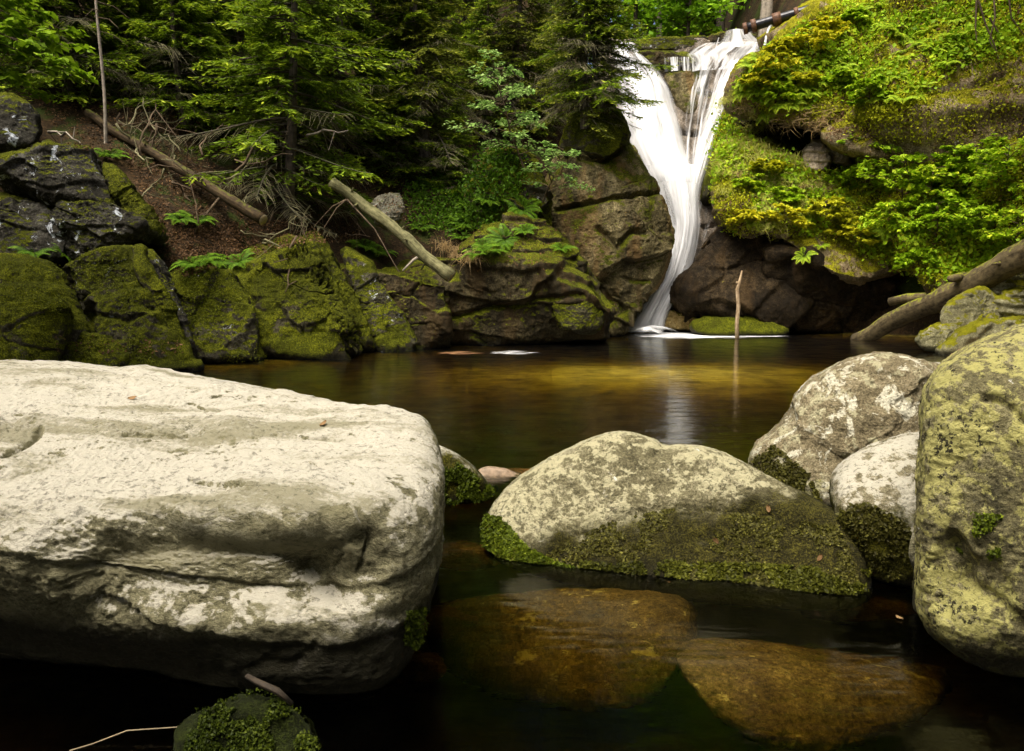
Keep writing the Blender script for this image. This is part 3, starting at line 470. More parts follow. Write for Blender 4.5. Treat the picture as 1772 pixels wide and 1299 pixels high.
RR = [
 ('toeR', [(1158, 520), (1162, 498), (1206, 462), (1244, 410), (1266, 375), (1330, 385), (1410, 470), (1385, 545), (1360, 576), (1250, 576), (1175, 545)], 26.9, M_rdark, 'dark brown wet cliff foot right of the splash', dict(sub=7, p=10, facets=10, tilt=0.4, front=1.4, lay=((-0.6, 0, 0.8), 1.3, 0.10))),
 ('caveR', [(1320, 410), (1400, 440), (1470, 492), (1530, 484), (1600, 520), (1640, 600), (1500, 592), (1345, 584), (1320, 500)], 26.2, M_rdark, 'black undercut rock behind the leaning log', dict(sub=7, p=10, facets=9, tilt=-0.6, front=0.9, lay=((0.7, 0, 0.7), 1.1, 0.12))),
 ('bulge', [(1252, 300), (1264, 246), (1310, 262), (1390, 304), (1450, 310), (1560, 306), (1620, 420), (1580, 480), (1500, 496), (1440, 478), (1395, 450), (1330, 405), (1262, 385), (1238, 345)], 26.6, M_rmoss, 'bulging mossy cliff hung with grass above the dark foot', dict(sub=7, p=9, facets=6, tilt=0.6, front=1.2, back=3)),
 ('upperR', [(1272, 165), (1300, 105), (1345, 70), (1420, 15), (1560, -60), (1720, -60), (1600, 120), (1500, 235), (1430, 210), (1340, 190), (1285, 182)], 28.2, M_rmoss, 'high mossy brow overhanging the dark recess beside the falls', dict(sub=7, p=9, facets=6, tilt=0.7, front=1.1, back=3.5)),
 ('recess', [(1270, 170), (1500, 215), (1500, 330), (1400, 320), (1280, 270)], 30.0, M_rdark, 'black recess rock under the mossy brow', dict(p=10, facets=4)),
 ('wallR', [(1470, 200), (1500, 90), (1580, -40), (1700, -120), (1950, -120), (1950, 320), (1600, 330), (1500, 300)], 26.2, M_rmoss, 'steep mossy wall rising out of the upper right of the picture', dict(sub=7, p=9, facets=8, tilt=0.45, front=1.6, back=3.5, cracks=[([(1590, 160), (1660, 150), (1740, 130)], 5, 0.2), ([(1640, 60), (1700, 30), (1772, 20)], 6, 0.25), ([(1560, 60), (1570, 120), (1600, 160)], 6, 0.15)])),
 ('shelf', [(1420, 232), (1440, 215), (1500, 208), (1600, 212), (1692, 228), (1700, 262), (1620, 282), (1540, 280), (1450, 262)], 24.9, M_rmoss, 'long mossy shelf littered with dead leaves above the shrubs', dict(p=12, facets=4, tilt=0.3, front=0.6)),
 ('paleA', [(1392, 262), (1400, 248), (1425, 246), (1434, 268), (1440, 288), (1410, 294), (1394, 284)], 26.3, M_pale, 'pale fractured block at the mouth of the dark recess', dict(p=16, facets=4, lay=((0, 0, 1), 0.3, 0.08))),
 ('paleB', [(1432, 246), (1446, 250), (1472, 276), (1466, 286), (1440, 276)], 26.4, M_pale, 'thin tilted pale block beside the fractured one in the recess', dict(p=16, facets=3)),
 ('slopeR', [(1540, 330), (1600, 270), (1960, 230), (1960, 600), (1640, 580), (1600, 500), (1545, 420)], 24.6, M_rmoss, 'sloping mossy ground block under the bright green shrubs', dict(sub=7, p=8, facets=5, tilt=0.9, front=1.2)),
 ('mossS', [(1196, 556), (1235, 546), (1300, 549), (1356, 563), (1385, 578), (1300, 584), (1200, 582)], 25.2, M_moss, 'flat bright green mossy shelf at the water right of the splash', dict(p=6, tilt=1.2)),
 ('ochre', [(1140, 560), (1150, 542), (1178, 538), (1205, 548), (1208, 568), (1160, 572)], 26.6, M_ochre, 'small ochre rock beside the foot of the waterfall', dict(p=6)),
 ('stripR', [(1258, 180), (1268, 185), (1264, 240), (1250, 330), (1238, 352), (1214, 350), (1218, 310), (1242, 245)], 29.3, M_moss, 'slick green mossy strip along the right edge of the falls', dict(p=8, front=0.5)),
 ('pileA', [(1590, 592), (1600, 572), (1640, 556), (1668, 570), (1660, 600), (1610, 612)], 19.0, M_rpile, 'green stone at the waterline below the leaning log', dict(p=7, facets=4)),
 ('pileB', [(1632, 545), (1640, 525), (1690, 500), (1725, 510), (1740, 560), (1690, 580), (1640, 572)], 19.3, M_rpile, 'cracked pale stone under the leaning log, moss on its right', dict(p=9, facets=5)),
 ('pileC', [(1690, 500), (1720, 470), (1800, 445), (1850, 470), (1850, 510), (1740, 520)], 19.8, M_rpile, 'flat bedded stone at the picture edge, uppermost below the log', dict(p=12, facets=5, lay=((0, 0, 1), 0.22, 0.08))),
 ('pileD', [(1715, 535), (1730, 512), (1790, 495), (1860, 510), (1860, 560), (1740, 556)], 19.2, M_rpile, 'bedded stone below the uppermost flat one at the picture edge', dict(p=12, facets=5, lay=((0, 0, 1), 0.22, 0.08))),
 ('pileE', [(1615, 610), (1650, 585), (1700, 560), (1790, 550), (1850, 580), (1850, 640), (1660, 640)], 18.4, M_rpile, 'mossy low stone just above the yellow boulder', dict(p=8, facets=4)),
 ('pileF', [(1640, 622), (1680, 600), (1720, 600), (1740, 640), (1660, 645)], 17.8, flat_mat('reddish_stone', (0.22, 0.12, 0.06), 0.6), 'reddish wet stone at the waterline under the mossy pile', dict(p=8)),
 ('topA', [(1094, 80), (1100, 68), (1150, 66), (1195, 62), (1222, 60), (1226, 76), (1180, 84), (1104, 86)], 32.2, M_mossy, 'mossy slab lying across the top of the falls', dict(p=12, facets=3)),
 ('topB', [(1098, 98), (1104, 90), (1160, 88), (1195, 94), (1212, 110), (1190, 118), (1140, 116), (1110, 110)], 31.6, M_dark, 'dark overhung ledge below the mossy slab at the falls top', dict(p=12, facets=3)),
 ('topC', [(1150, 130), (1160, 120), (1200, 122), (1222, 132), (1224, 175), (1200, 200), (1175, 200), (1168, 165)], 31.7, M_cliff, 'brown rock nose standing between the two arms of the falls', dict(p=10, facets=5)),
 ('topD', [(1215, 72), (1225, 62), (1262, 56), (1300, 58), (1318, 74), (1270, 84), (1220, 84)], 32.4, M_dark, 'wet dark sill where the stream spills over at the top', dict(p=12, facets=3)),
]
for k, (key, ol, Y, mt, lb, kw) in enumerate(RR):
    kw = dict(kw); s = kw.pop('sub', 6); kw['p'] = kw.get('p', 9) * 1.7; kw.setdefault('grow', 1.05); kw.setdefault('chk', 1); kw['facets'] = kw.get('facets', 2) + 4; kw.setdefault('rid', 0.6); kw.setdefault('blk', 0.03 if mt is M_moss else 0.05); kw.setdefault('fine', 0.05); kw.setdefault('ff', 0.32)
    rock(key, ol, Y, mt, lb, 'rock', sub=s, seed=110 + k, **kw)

# the rock wall the water runs down
def fallY(py): return 26.9 + np.clip((572 - py) / 497.0, -0.05, 1.1) * 4.9
def strip(rows, nu, nv, off=0.0):                    # rows of (py, left px, right px): a sheet leaning back with the falls
    rows = np.array(rows, float); rows = rows[np.argsort(rows[:, 0])]
    y = np.linspace(rows[0, 0], rows[-1, 0], nv)
    def sm(c):
        a = np.interp(y, rows[:, 0], rows[:, c]); k = max(3, nv // 14) | 1; pa = np.pad(a, k // 2, 'edge'); return np.convolve(pa, np.ones(k) / k, 'valid')
    l, r = sm(1), sm(2); o = np.interp(y, rows[:, 0], rows[:, 3]) if rows.shape[1] > 3 else 0 * y
    u = np.linspace(0, 1, nu); px = l[:, None] + (r - l)[:, None] * u; py = np.repeat(y[:, None], nu, 1)
    Yd = fallY(py) + off + o[:, None]
    D = AF[None, None] + ((px - CX) / F)[..., None] * AX - ((py - CY) / F)[..., None] * AU
    V = EYE + D * (Yd / D[..., 1])[..., None]
    return V, np.repeat(u[None], nv, 0), py
def gridf(nu, nv): i = (np.arange(nv - 1)[:, None] * nu + np.arange(nu - 1)[None]).ravel(); return np.stack([i, i + nu, i + nu + 1, i + 1], 1)
M_wall = rock_mat('falls_rock', (0.02, 0.016, 0.012), (0.14, 0.115, 0.085), (0.42, 0.36, 0.30), 0.6, mo=0.25, up=0.2, streak=0.6, rough=0.4, bump=1.2, **mk)
nu, nv = 110, 220
V, U, PYs = strip([(74, 1040, 1360), (150, 1030, 1340), (300, 1030, 1300), (400, 1090, 1290), (500, 1080, 1280), (600, 1060, 1280)], nu, nv, 0.45)
vf = V.reshape(-1, 3); d = 0.35 * fbm(vf * 0.7, 5, 77) + 0.25 * (sstep(0.0, 0.15, (vf[:, 2] / 1.7 + 0.4 * fbm(vf * 0.5, 3, 3)) % 1.0))
vf = vf + np.array([0, -1, 0.3]) * d[:, None]; bk = vf + np.array([0, 2.0, -1.2]); n = len(vf); g1 = gridf(nu, nv)
bd = np.concatenate([np.arange(nu), np.arange(nu - 1, nu * nv, nu)[1:], np.arange(nu * nv - 1, nu * (nv - 1) - 1, -1)[1:], np.arange(nu * (nv - 1), -1, -nu)[1:]])[:-1]
rim = np.stack([bd, np.roll(bd, -1), np.roll(bd, -1) + n, bd + n], 1)
ROCKS['wall'] = tag(obj('cliff', np.vstack([vf, bk]), np.vstack([g1, g1[:, ::-1] + n, rim]), M_wall), 'wet streaked rock face behind the white water', 'cliff')

# ------------------------------------------------------------------ spots on the land, found once before anything grows there
bpy.context.view_layer.update(); DG = bpy.context.evaluated_depsgraph_get()
def hit(px, py):
    d = Vector(rayd(px, py)).normalized(); ok, loc, nrm, i, ob, _ = S.ray_cast(DG, Vector(EYE), d)
    if not ok: return None
    nrm = nrm if nrm.dot(d) < 0 else -nrm
    return np.array(loc), np.array(nrm), ob
def inpoly(x, y, pl):
    ins = False; n = len(pl)
    for i in range(n):
        (x0, y0), (x1, y1) = pl[i], pl[(i + 1) % n]
        if (y0 > y) != (y1 > y) and x < (x1 - x0) * (y - y0) / (y1 - y0) + x0: ins = not ins
    return ins
def hits(pl, n, seed, only=None, minz=0.02, nzmin=-1, holes=()):
    rs = np.random.RandomState(seed); a = np.array(pl); lo, hi = a.min(0), a.max(0); o = []; tr = 0
    while len(o) < n and tr < n * 12:
        tr += 1; x, y = rs.uniform(lo, hi)
        if not inpoly(x, y, pl) or any(inpoly(x, y, q) for q in holes): continue
        h = hit(x, y)
        if h is None or h[0][2] < minz or h[1][2] < nzmin: continue
        if only is not None and h[2] not in only: continue
        o.append((h[0], h[1]))
    return np.array([q[0] for q in o]).reshape(-1, 3), np.array([q[1] for q in o]).reshape(-1, 3)
# ------------------------------------------------------------------ water
m, t = newmat('pool_water'); p = nd(t, 'ShaderNodeNewGeometry').outputs['Position']
mp = nd(t, 'ShaderNodeMapping', {'Vector': p, 'Scale': (1.3, 3.2, 1)}).outputs[0]
hgt = mth(t, 'ADD', noi(t, mp, 1.0, 3, 0.5), mth(t, 'MULTIPLY', noi(t, mp, 4.0, 3, 0.5), 0.25))
bp = nd(t, 'ShaderNodeBump', {'Height': hgt, 'Strength': 0.09, 'Distance': 0.12}).outputs[0]
fr = nd(t, 'ShaderNodeFresnel', {'IOR': 1.33, 'Normal': bp}).outputs[0]
gl = nd(t, 'ShaderNodeBsdfGlossy', {'Color': (0.95, 0.96, 0.9), 'Roughness': 0.11, 'Normal': bp}).outputs[0]
rf = nd(t, 'ShaderNodeBsdfRefraction', {'Color': (1, 1, 1), 'Roughness': 0.06, 'IOR': 1.33, 'Normal': bp}).outputs[0]
va = nd(t, 'ShaderNodeVolumeAbsorption', {'Color': (0.62, 0.55, 0.06), 'Density': 3.9}).outputs[0]
out(t, nd(t, 'ShaderNodeMixShader', {0: fr, 1: rf, 2: gl}).outputs[0], va)
x0, x1, y0, y1, zb = -20, 20, -25, 29.2, -4.0
V = [(x0, y0, 0), (x1, y0, 0), (x1, y1, 0), (x0, y1, 0), (x0, y0, zb), (x1, y0, zb), (x1, y1, zb), (x0, y1, zb)]
water = tag(obj('water', V, np.array([(0, 1, 2, 3), (7, 6, 5, 4), (0, 4, 5, 1), (1, 5, 6, 2), (2, 6, 7, 3), (3, 7, 4, 0)]), m, smooth=False), kind='structure')

# ------------------------------------------------------------------ waterfall: silky sheets over the rock
def silk_mat(name, dens, fx, edge=0.12, col=(0.96, 0.97, 0.98), sv=0.35):
    m, t = newmat(name); uv = nd(t, 'ShaderNodeTexCoord').outputs['UV']; s = nd(t, 'ShaderNodeSeparateXYZ', {0: uv})
    mp = nd(t, 'ShaderNodeMapping', {'Vector': uv, 'Scale': (fx, sv, 1)}).outputs[0]
    n = noi(t, mp, 1.0, 4, 0.55, 0.3)
    w_ = nd(t, 'ShaderNodeMapping', {'Vector': uv, 'Scale': (fx * 0.45, sv * 0.6, 1), 'Location': (3.7, 1.3, 0)}).outputs[0]; n2 = noi(t, w_, 1.0, 3, 0.5, 0.3)
    e = mth(t, 'MULTIPLY', ss(t, s.outputs[0], 0.0, edge), ss(t, s.outputs[0], 1.0, 1.0 - edge))
    a = mth(t, 'MULTIPLY', mth(t, 'POWER', e, 0.8), ss(t, n, 0.66 - dens * 0.5, 0.86 - dens * 0.35))
    cl = ramp(t, n2, [(0.36, tuple(k * 0.72 for k in col)), (0.55, col)])
    d = nd(t, 'ShaderNodeBsdfDiffuse', {'Color': cl}).outputs[0]; tr = nd(t, 'ShaderNodeBsdfTranslucent', {'Color': cl}).outputs[0]
    sh = nd(t, 'ShaderNodeMixShader', {0: 0.4, 1: d, 2: tr}).outputs[0]
    out(t, nd(t, 'ShaderNodeMixShader', {0: a, 1: nd(t, 'ShaderNodeBsdfTransparent').outputs[0], 2: sh}).outputs[0]); return m
M_s1 = silk_mat('white_water', 0.84, 4, 0.3); M_s2 = silk_mat('thin_white_water', 0.5, 9, 0.1, sv=0.5); M_s4 = silk_mat('braided_white_water', 0.66, 9, 0.1, sv=0.9); M_s3 = silk_mat('trickling_water', 0.15, 12, 0.05, sv=0.7)
fall = thing('waterfall', P(1120, 570, 26.9), 'white waterfall pouring in two silky arms between the mossy cliffs', 'waterfall')
FL = np.array(fall.location)
def sheet(name, rows, mat, off, bulge=0.25, nu=60, nv=200, seed=0, k=1.0):
    V, U, PYs = strip(rows, nu, nv, off); vf = V.reshape(-1, 3); u = U.ravel()
    q = np.stack([u * 9, vf[:, 2] * 0.22, 0 * u], 1)
    d = bulge * np.sin(math.pi * u) ** 0.6 + k * (0.10 * fbm(q, 4, seed) + 0.05 * ridged(q * np.array([2.4, 1, 1]), 3, seed + 4))
    vf = vf + np.array([0, -1, 0.15]) * d[:, None]
    uv = np.stack([u, vf[:, 2]], 1)
    return link(name, mesh(name, vf - FL, gridf(nu, nv), [mat], uv=uv), fall)
sheet('left_arm', [(80, 1048, 1098), (92, 1052, 1104), (105, 1056, 1122), (122, 1062, 1140), (150, 1066, 1158), (180, 1064, 1170), (215, 1066, 1178), (260, 1078, 1186), (300, 1098, 1196), (340, 1124, 1206), (380, 1142, 1206), (410, 1146, 1200)], M_s1, 0.1, 0.45, seed=1)
sheet('left_veil', [(92, 1054, 1104), (150, 1066, 1160), (215, 1066, 1182), (260, 1080, 1192), (300, 1102, 1204), (340, 1128, 1208), (400, 1148, 1206)], M_s1, -0.25, 0.5, seed=2)
sheet('right_arm', [(110, 1256, 1300), (130, 1246, 1284), (150, 1236, 1272), (190, 1220, 1256), (240, 1202, 1241), (310, 1184, 1218), (360, 1172, 1203), (430, 1158, 1192), (450, 1154, 1188)], M_s1, -0.1, 0.4, seed=3)
sheet('lower_fall', [(290, 1104, 1216), (340, 1128, 1212), (390, 1146, 1214), (430, 1145, 1208), (480, 1134, 1194), (510, 1120, 1176), (535, 1098, 1162), (560, 1074, 1154), (576, 1068, 1150)], M_s1, -0.6, 0.55, seed=4, k=0.7)
sheet('lower_veil', [(320, 1126, 1208), (390, 1146, 1206), (430, 1145, 1198), (480, 1134, 1182), (520, 1114, 1162), (550, 1092, 1152), (577, 1072, 1150)], M_s1, -1.0, 0.5, seed=14, k=0.7)
sheet('thin_curtain', [(118, 1196, 1275), (160, 1190, 1255), (200, 1186, 1240), (260, 1182, 1226), (320, 1180, 1214)], M_s2, 0.0, 0.1, seed=5)
sheet('side_trickle', [(330, 1210, 1250), (380, 1204, 1244), (430, 1190, 1228), (480, 1166, 1204), (510, 1150, 1180)], M_s3, 0.1, 0.05, seed=6)
sheet('foot_trickle', [(470, 1128, 1150), (510, 1108, 1136), (550, 1092, 1116), (572, 1084, 1110)], M_s3, -0.3, 0.05, seed=7)
sheet('upper_apron', [(76, 1215, 1340), (84, 1200, 1338), (96, 1186, 1326), (108, 1194, 1308), (124, 1196, 1288)], M_s4, -0.15, 0.2, nv=80, seed=8, k=0.35)
sheet('top_spill', [(55, 1254, 1298), (66, 1250, 1308), (80, 1238, 1330), (86, 1236, 1332)], M_s1, -0.1, 0.25, nv=50, seed=9, k=0.35)
sheet('top_dribble', [(66, 1196, 1256), (84, 1190, 1250)], M_s3, -0.1, 0.1, nv=40, seed=10, k=0.3)
sheet('ledge_drip', [(100, 1148, 1204), (124, 1150, 1204)], M_s2, -0.3, 0.1, nv=40, seed=11, k=0.3)
sheet('far_left_spill', [(74, 1080, 1100), (90, 1074, 1100)], M_s1, 0.0, 0.1, nv=40, seed=12, k=0.3)
# foam where it lands
def foam(name, pl, z, label, dens, seed, h=0.0):
    m, t = newmat(name); uv = nd(t, 'ShaderNodeTexCoord').outputs['UV']; s = nd(t, 'ShaderNodeSeparateXYZ', {0: uv}); p = nd(t, 'ShaderNodeNewGeometry').outputs['Position']
    mp = nd(t, 'ShaderNodeMapping', {'Vector': p, 'Scale': (0.7, 2.4, 1)}).outputs[0]; n = noi(t, mp, 1.2, 5, 0.6)
    a = ss(t, mth(t, 'MULTIPLY_ADD', n, 1.5, s.outputs[0]), 1.6 - dens * 0.5, 2.1 - dens * 0.5)
    out(t, nd(t, 'ShaderNodeMixShader', {0: a, 1: nd(t, 'ShaderNodeBsdfTransparent').outputs[0], 2: nd(t, 'ShaderNodeBsdfDiffuse', {'Color': (0.93, 0.94, 0.95)}).outputs[0]}).outputs[0])
    q = np.array([PZ(x, y, z) for x, y in pl]); c = q.mean(0); V = []; U = []; nr = 14; q = np.concatenate([np.linspace(a_, b_, 8, endpoint=False) for a_, b_ in zip(q, np.roll(q, -1, 0))]); k = len(q)
    for i in range(nr + 1):
        f = i / nr; ring = c + (q - c) * f; ring[:, 2] = z + h * (1 - f * f) * (1 + 0.3 * vnoise(ring * 2.0, seed)); V.append(ring); U += [(1 - f, 0)] * k
    Fq = [(i * k + j, i * k + (j + 1) % k, (i + 1) * k + (j + 1) % k, (i + 1) * k + j) for i in range(nr) for j in range(k)]
    return link(name, mesh(name, np.vstack(V) - FL, np.array(Fq)[:, ::-1], [m], uv=np.array(U)), fall)
foam('foam', [(1050, 577), (1090, 573), (1160, 573), (1215, 576), (1260, 580), (1330, 580.5), (1420, 581), (1330, 584.5), (1200, 587), (1090, 586)], 0.012, '', 1.35, 3)
foam('spray', [(1062, 579), (1085, 574.5), (1150, 574), (1185, 578), (1120, 584)], 0.02, '', 1.2, 5, 0.3)
FO = [([(756, 611), (790, 607), (832, 610), (800, 613)], 'thin rusty foam streak drifting along the far left shore', (0.34, 0.17, 0.07)), ([(845, 611), (880, 606), (924, 609), (900, 613)], 'white foam flecks floating beside the rusty streak', (0.8, 0.82, 0.8))]
for pl, lb, cl in FO:
    q = np.array([PZ(x, y, 0.008) for x, y in pl]); c = q.mean(0); B = Bag(); rs = np.random.RandomState(5)
    for _ in range(26):
        w_ = rs.dirichlet(np.ones(4)); x = w_ @ q; B.leaves([x], [np.array([rs.uniform(.08, .3), 0, 0])], [np.array([0.02, rs.uniform(.02, .05), 0])], 0.5)
    tag(link('foam_streak', B.mesh('foam_streak', [flat_mat('foam_streak', cl)])), lb, 'foam')
# ------------------------------------------------------------------ growing things: materials
M_bark = bark_mat('spruce_bark', (0.022, 0.017, 0.012), (0.13, 0.105, 0.08), (0.06, 0.065, 0.03), 0.25)
M_pbark = bark_mat('pale_bark', (0.10, 0.085, 0.065), (0.36, 0.31, 0.24), None, 0, 18, 1.2)
M_twig = bark_mat('twig_bark', (0.03, 0.022, 0.012), (0.14, 0.10, 0.06))
M_dead = bark_mat('dead_twigs', (0.10, 0.09, 0.045), (0.26, 0.24, 0.13))
M_spruce = leaf_mat('spruce_needles', (0.018, 0.034, 0.002), (0.14, 0.22, 0.008), (0.42, 0.5, 0.03), 0.35)
M_spruce2 = leaf_mat('olive_needles', (0.018, 0.024, 0.003), (0.12, 0.145, 0.014), (0.34, 0.36, 0.04), 0.35)
M_maple = leaf_mat('maple_leaves', (0.06, 0.12, 0.004), (0.2, 0.33, 0.01), (0.36, 0.5, 0.03), 0.4)
M_sap = leaf_mat('sapling_leaves', (0.1, 0.19, 0.04), (0.26, 0.42, 0.1), (0.42, 0.56, 0.18), 0.4)
M_shrub = leaf_mat('shrub_leaves', (0.084, 0.168, 0.0048), (0.288, 0.456, 0.012), (0.6, 0.672, 0.036), 0.4)
M_yshrub = leaf_mat('yellow_shrub_leaves', (0.15, 0.195, 0.0045), (0.45, 0.45, 0.015), (0.69, 0.6, 0.03), 0.4)
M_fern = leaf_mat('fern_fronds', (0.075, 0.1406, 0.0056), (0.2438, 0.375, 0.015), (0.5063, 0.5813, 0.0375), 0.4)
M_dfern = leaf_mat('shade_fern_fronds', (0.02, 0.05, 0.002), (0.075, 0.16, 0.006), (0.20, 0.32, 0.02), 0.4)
M_brac = leaf_mat('withered_fronds', (0.10, 0.05, 0.01), (0.26, 0.14, 0.03), (0.42, 0.27, 0.07), 0.3)
M_grass = leaf_mat('grass_blades', (0.1248, 0.156, 0.0094), (0.4212, 0.4212, 0.078), (0.75, 0.6864, 0.2808), 0.3)
M_straw = leaf_mat('straw_blades', (0.14, 0.09, 0.03), (0.36, 0.25, 0.11), (0.52, 0.40, 0.22), 0.3)
M_litter = leaf_mat('dead_leaves', (0.03, 0.016, 0.006), (0.12, 0.065, 0.026), (0.32, 0.20, 0.09), 0.15)
M_cover = leaf_mat('ground_cover', (0.091, 0.1105, 0.0039), (0.39, 0.416, 0.013), (0.75, 0.75, 0.039), 0.35)
M_tuft = leaf_mat('moss_leaves', (0.022, 0.0308, 0.0022), (0.088, 0.121, 0.0066), (0.242, 0.297, 0.022), 0.3)
M_carpet = leaf_mat('moss_carpet', (0.03, 0.036, 0.002), (0.12, 0.14, 0.006), (0.30, 0.33, 0.014), 0.2)
M_mtuft = leaf_mat('dark_green_moss_leaves', (0.008, 0.014, 0.001), (0.03, 0.045, 0.003), (0.10, 0.13, 0.01), 0.25)
M_ytuft = leaf_mat('olive_moss_leaves', (0.022, 0.024, 0.002), (0.085, 0.092, 0.008), (0.22, 0.22, 0.03), 0.25)
M_dtuft = leaf_mat('dark_moss_leaves', (0.025, 0.022, 0.004), (0.075, 0.072, 0.012), (0.19, 0.18, 0.035), 0.25)
M_wood = leaf_mat('sunlit_wood_leaves', (0.045, 0.12, 0.0045), (0.195, 0.375, 0.012), (0.45, 0.63, 0.045), 0.45)

def nrm(v): return v / (np.linalg.norm(v, axis=-1, keepdims=True) + 1e-9)
# ------------------------------------------------------------------ spruce
def spruce_meshes(H, Rd, seed, lowb=0.08, whorl=0.42, nb=5, droop=0.5, fine=1.0, top=1.0, nsz=1.0):
    rs = np.random.RandomState(seed); cr = Bag(); wd = Bag(); dd = Bag()
    lean = rs.normal(0, 0.02, 2); zz = np.linspace(0, H, 12)
    path = lambda z: np.stack([lean[0] * z + 0.06 * np.sin(z * 0.7 + seed), lean[1] * z + 0.05 * np.cos(z * 0.9), z], -1)
    wd.tube(path(zz), 0.018 * H * (1 - zz / H) ** 0.8 + 0.012, 8)
    h = lowb * H; C = []; A = []; B_ = []; T = []
    while h < H * top * 0.99:
        f = h / H; ln0 = Rd * (1 - f) ** 0.75 * min(1, 0.55 + 1.6 * f) + 0.12
        for k in range(rs.randint(nb - 1, nb + 2)):
            az = rs.uniform(0, 2 * math.pi); ln = ln0 * rs.uniform(0.35, 1.2); o = np.array([math.cos(az), math.sin(az), 0]); s = np.array([-o[1], o[0], 0])
            b0 = path(np.array([h + rs.uniform(-.2, .2)]))[0]
            tt = np.linspace(0, 1, 7); dr = droop * (0.6 + 0.8 * (1 - f)) * rs.uniform(0.7, 1.2); curve = lambda q: b0 + (o * (q * ln)[:, None]) + np.array([0, 0, 1]) * ((0.22 * q - dr * q ** 1.3 + 0.30 * dr * q ** 3) * ln)[:, None] + s * (0.12 * ln * np.sin(q * 2 + az))[:, None]
            wd.tube(curve(tt), 0.012 * ln * (1 - tt) + 0.004, 4)
            dead = f < 0.35 and rs.rand() < 0.35
            nt_ = int((9 + ln * 9) * fine)
            for j in range(nt_):
                q = rs.uniform(0.12, 1) ** 0.8; base = curve(np.array([q]))[0]; sd = rs.choice([-1, 1])
                tl = (0.42 * ln * (1.05 - q) + 0.10) * rs.uniform(0.6, 1.2); td = nrm(o * rs.uniform(0.5, 1.0) + s * sd * rs.uniform(0.5, 1.1) + np.array([0, 0, rs.uniform(-0.55, -0.05)]))
                if dead:
                    e = base + td * tl; dd.tube(np.array([base, (base + e) / 2 + [0, 0, -0.06 * tl], e + [0, 0, -0.35 * tl]]), [0.005, 0.004, 0.002], 3, tint=rs.rand()); continue
                n = max(3, int(tl / (0.045 * nsz))); u = (np.arange(n) + rs.uniform(0, 1, n)) / n
                pos = base + td * (u * tl)[:, None] + np.array([0, 0, -1]) * (0.22 * tl * u ** 2)[:, None]
                sg = rs.choice([-1, 1], n); pr = nrm(np.cross(td, [0, 0, 1]))
                dir_ = nrm(td * 0.8 + pr * (sg * rs.uniform(0.3, 0.9, n))[:, None] + rs.normal(0, 0.2, (n, 3)))
                sz = rs.uniform(0.035, 0.065, n) * nsz
                wv = nrm(np.cross(dir_, np.array([0, 0, 1.0]) + rs.normal(0, 0.45, (n, 3))))
                C.append(pos + dir_ * (sz * 0.7)[:, None]); A.append(dir_ * sz[:, None]); B_.append(wv * (sz * 0.26)[:, None])
                T.append(np.clip(0.18 + 0.45 * q * rs.uniform(0.5, 1) + 0.45 * u ** 2 * q + rs.normal(0, 0.08, n), 0, 1))
        h += whorl * rs.uniform(0.6, 1.25)
    cr.leaves(np.vstack(C), np.vstack(A), np.vstack(B_), np.concatenate(T))
    return wd, cr, dd
def spruce_set(H, Rd, seed, mat, **k):
    wd, cr, dd = spruce_meshes(H, Rd, seed, **k)
    return wd.mesh('trunk', [M_bark], True), cr.mesh('crown', [mat]), (dd.mesh('dead_branches', [M_dead]) if dd.n else None)
def plant_tree(ms, loc, label, cat='tree', name='spruce_tree', rz=0, sc=1.0, group=None, tilt=(0, 0)):
    t_ = thing(name, loc, label, cat, group); t_.rotation_euler = (tilt[0], tilt[1], rz); t_.scale = (sc, sc, sc)
    for n, me in zip(('trunk', 'crown', 'dead_branches'), ms):
        if me is not None: link(n, me, t_)
    return t_
def spot(px, py, dy=0.0):
    h = hit(px, py); return (h[0] if h else P(px, py, 25)) + np.array([0, dy, -0.15])

# every place on the land is looked up before anything is planted
LEFT = [(330, 130), (560, 100), (760, 120), (960, 170), (960, 260), (760, 330), (560, 330), (420, 330), (330, 240)]
SP = dict(a=spot(492, 372), b=spot(585, 300), c=spot(415, 235), d=spot(735, 292), e=spot(885, 232), f=spot(1010, 215), g=spot(1043, 186), h=spot(655, 125), i=spot(300, 130), k=spot(80, 130), l=spot(420, 60), m=spot(810, 100), n=spot(560, 40), o=spot(700, 60), p=spot(930, 60), q=spot(230, 30), r=spot(20, 60), s=spot(980, 150), t=spot(660, 240), u=spot(790, 330), v=spot(560, 262), w=spot(690, 296), x=spot(385, 190), y=spot(835, 235), z=spot(745, 190), A=spot(470, 150), B=spot(930, 225), C=spot(250, 120), D=spot(120, 165), E=spot(320, 215), G=spot(45, 215), j=spot(215, 165))
FERN_R = hits([(1300, 110), (1480, 10), (1690, 20), (1600, 180), (1480, 190), (1330, 205), (1285, 170)], 62, 1)
FERN_R2 = hits([(1250, 240), (1380, 300), (1560, 300), (1640, 440), (1500, 480), (1380, 440), (1270, 380)], 30, 2)
FERN_L = hits([(760, 360), (860, 330), (1000, 400), (960, 450), (820, 450), (720, 400)], 12, 3)
FERN_L2 = [hit(*q)[:2] for q in ((188, 272), (340, 385), (312, 382), (110, 440), (60, 440), (325, 460), (345, 462), (370, 455), (415, 455), (630, 430), (655, 440), (845, 440), (835, 425)) if hit(*q)]
GRASS_R = hits([(1240, 150), (1300, 140), (1330, 220), (1400, 300), (1430, 350), (1300, 400), (1250, 330)], 46, 4)
GRASS_S = [hit(*q)[:2] for q in ((1405, 318), (1425, 322), (1385, 325), (1300, 170), (1282, 300), (1415, 205), (1440, 212), (1380, 200), (770, 430), (790, 440), (812, 448), (1270, 140), (1350, 195))]
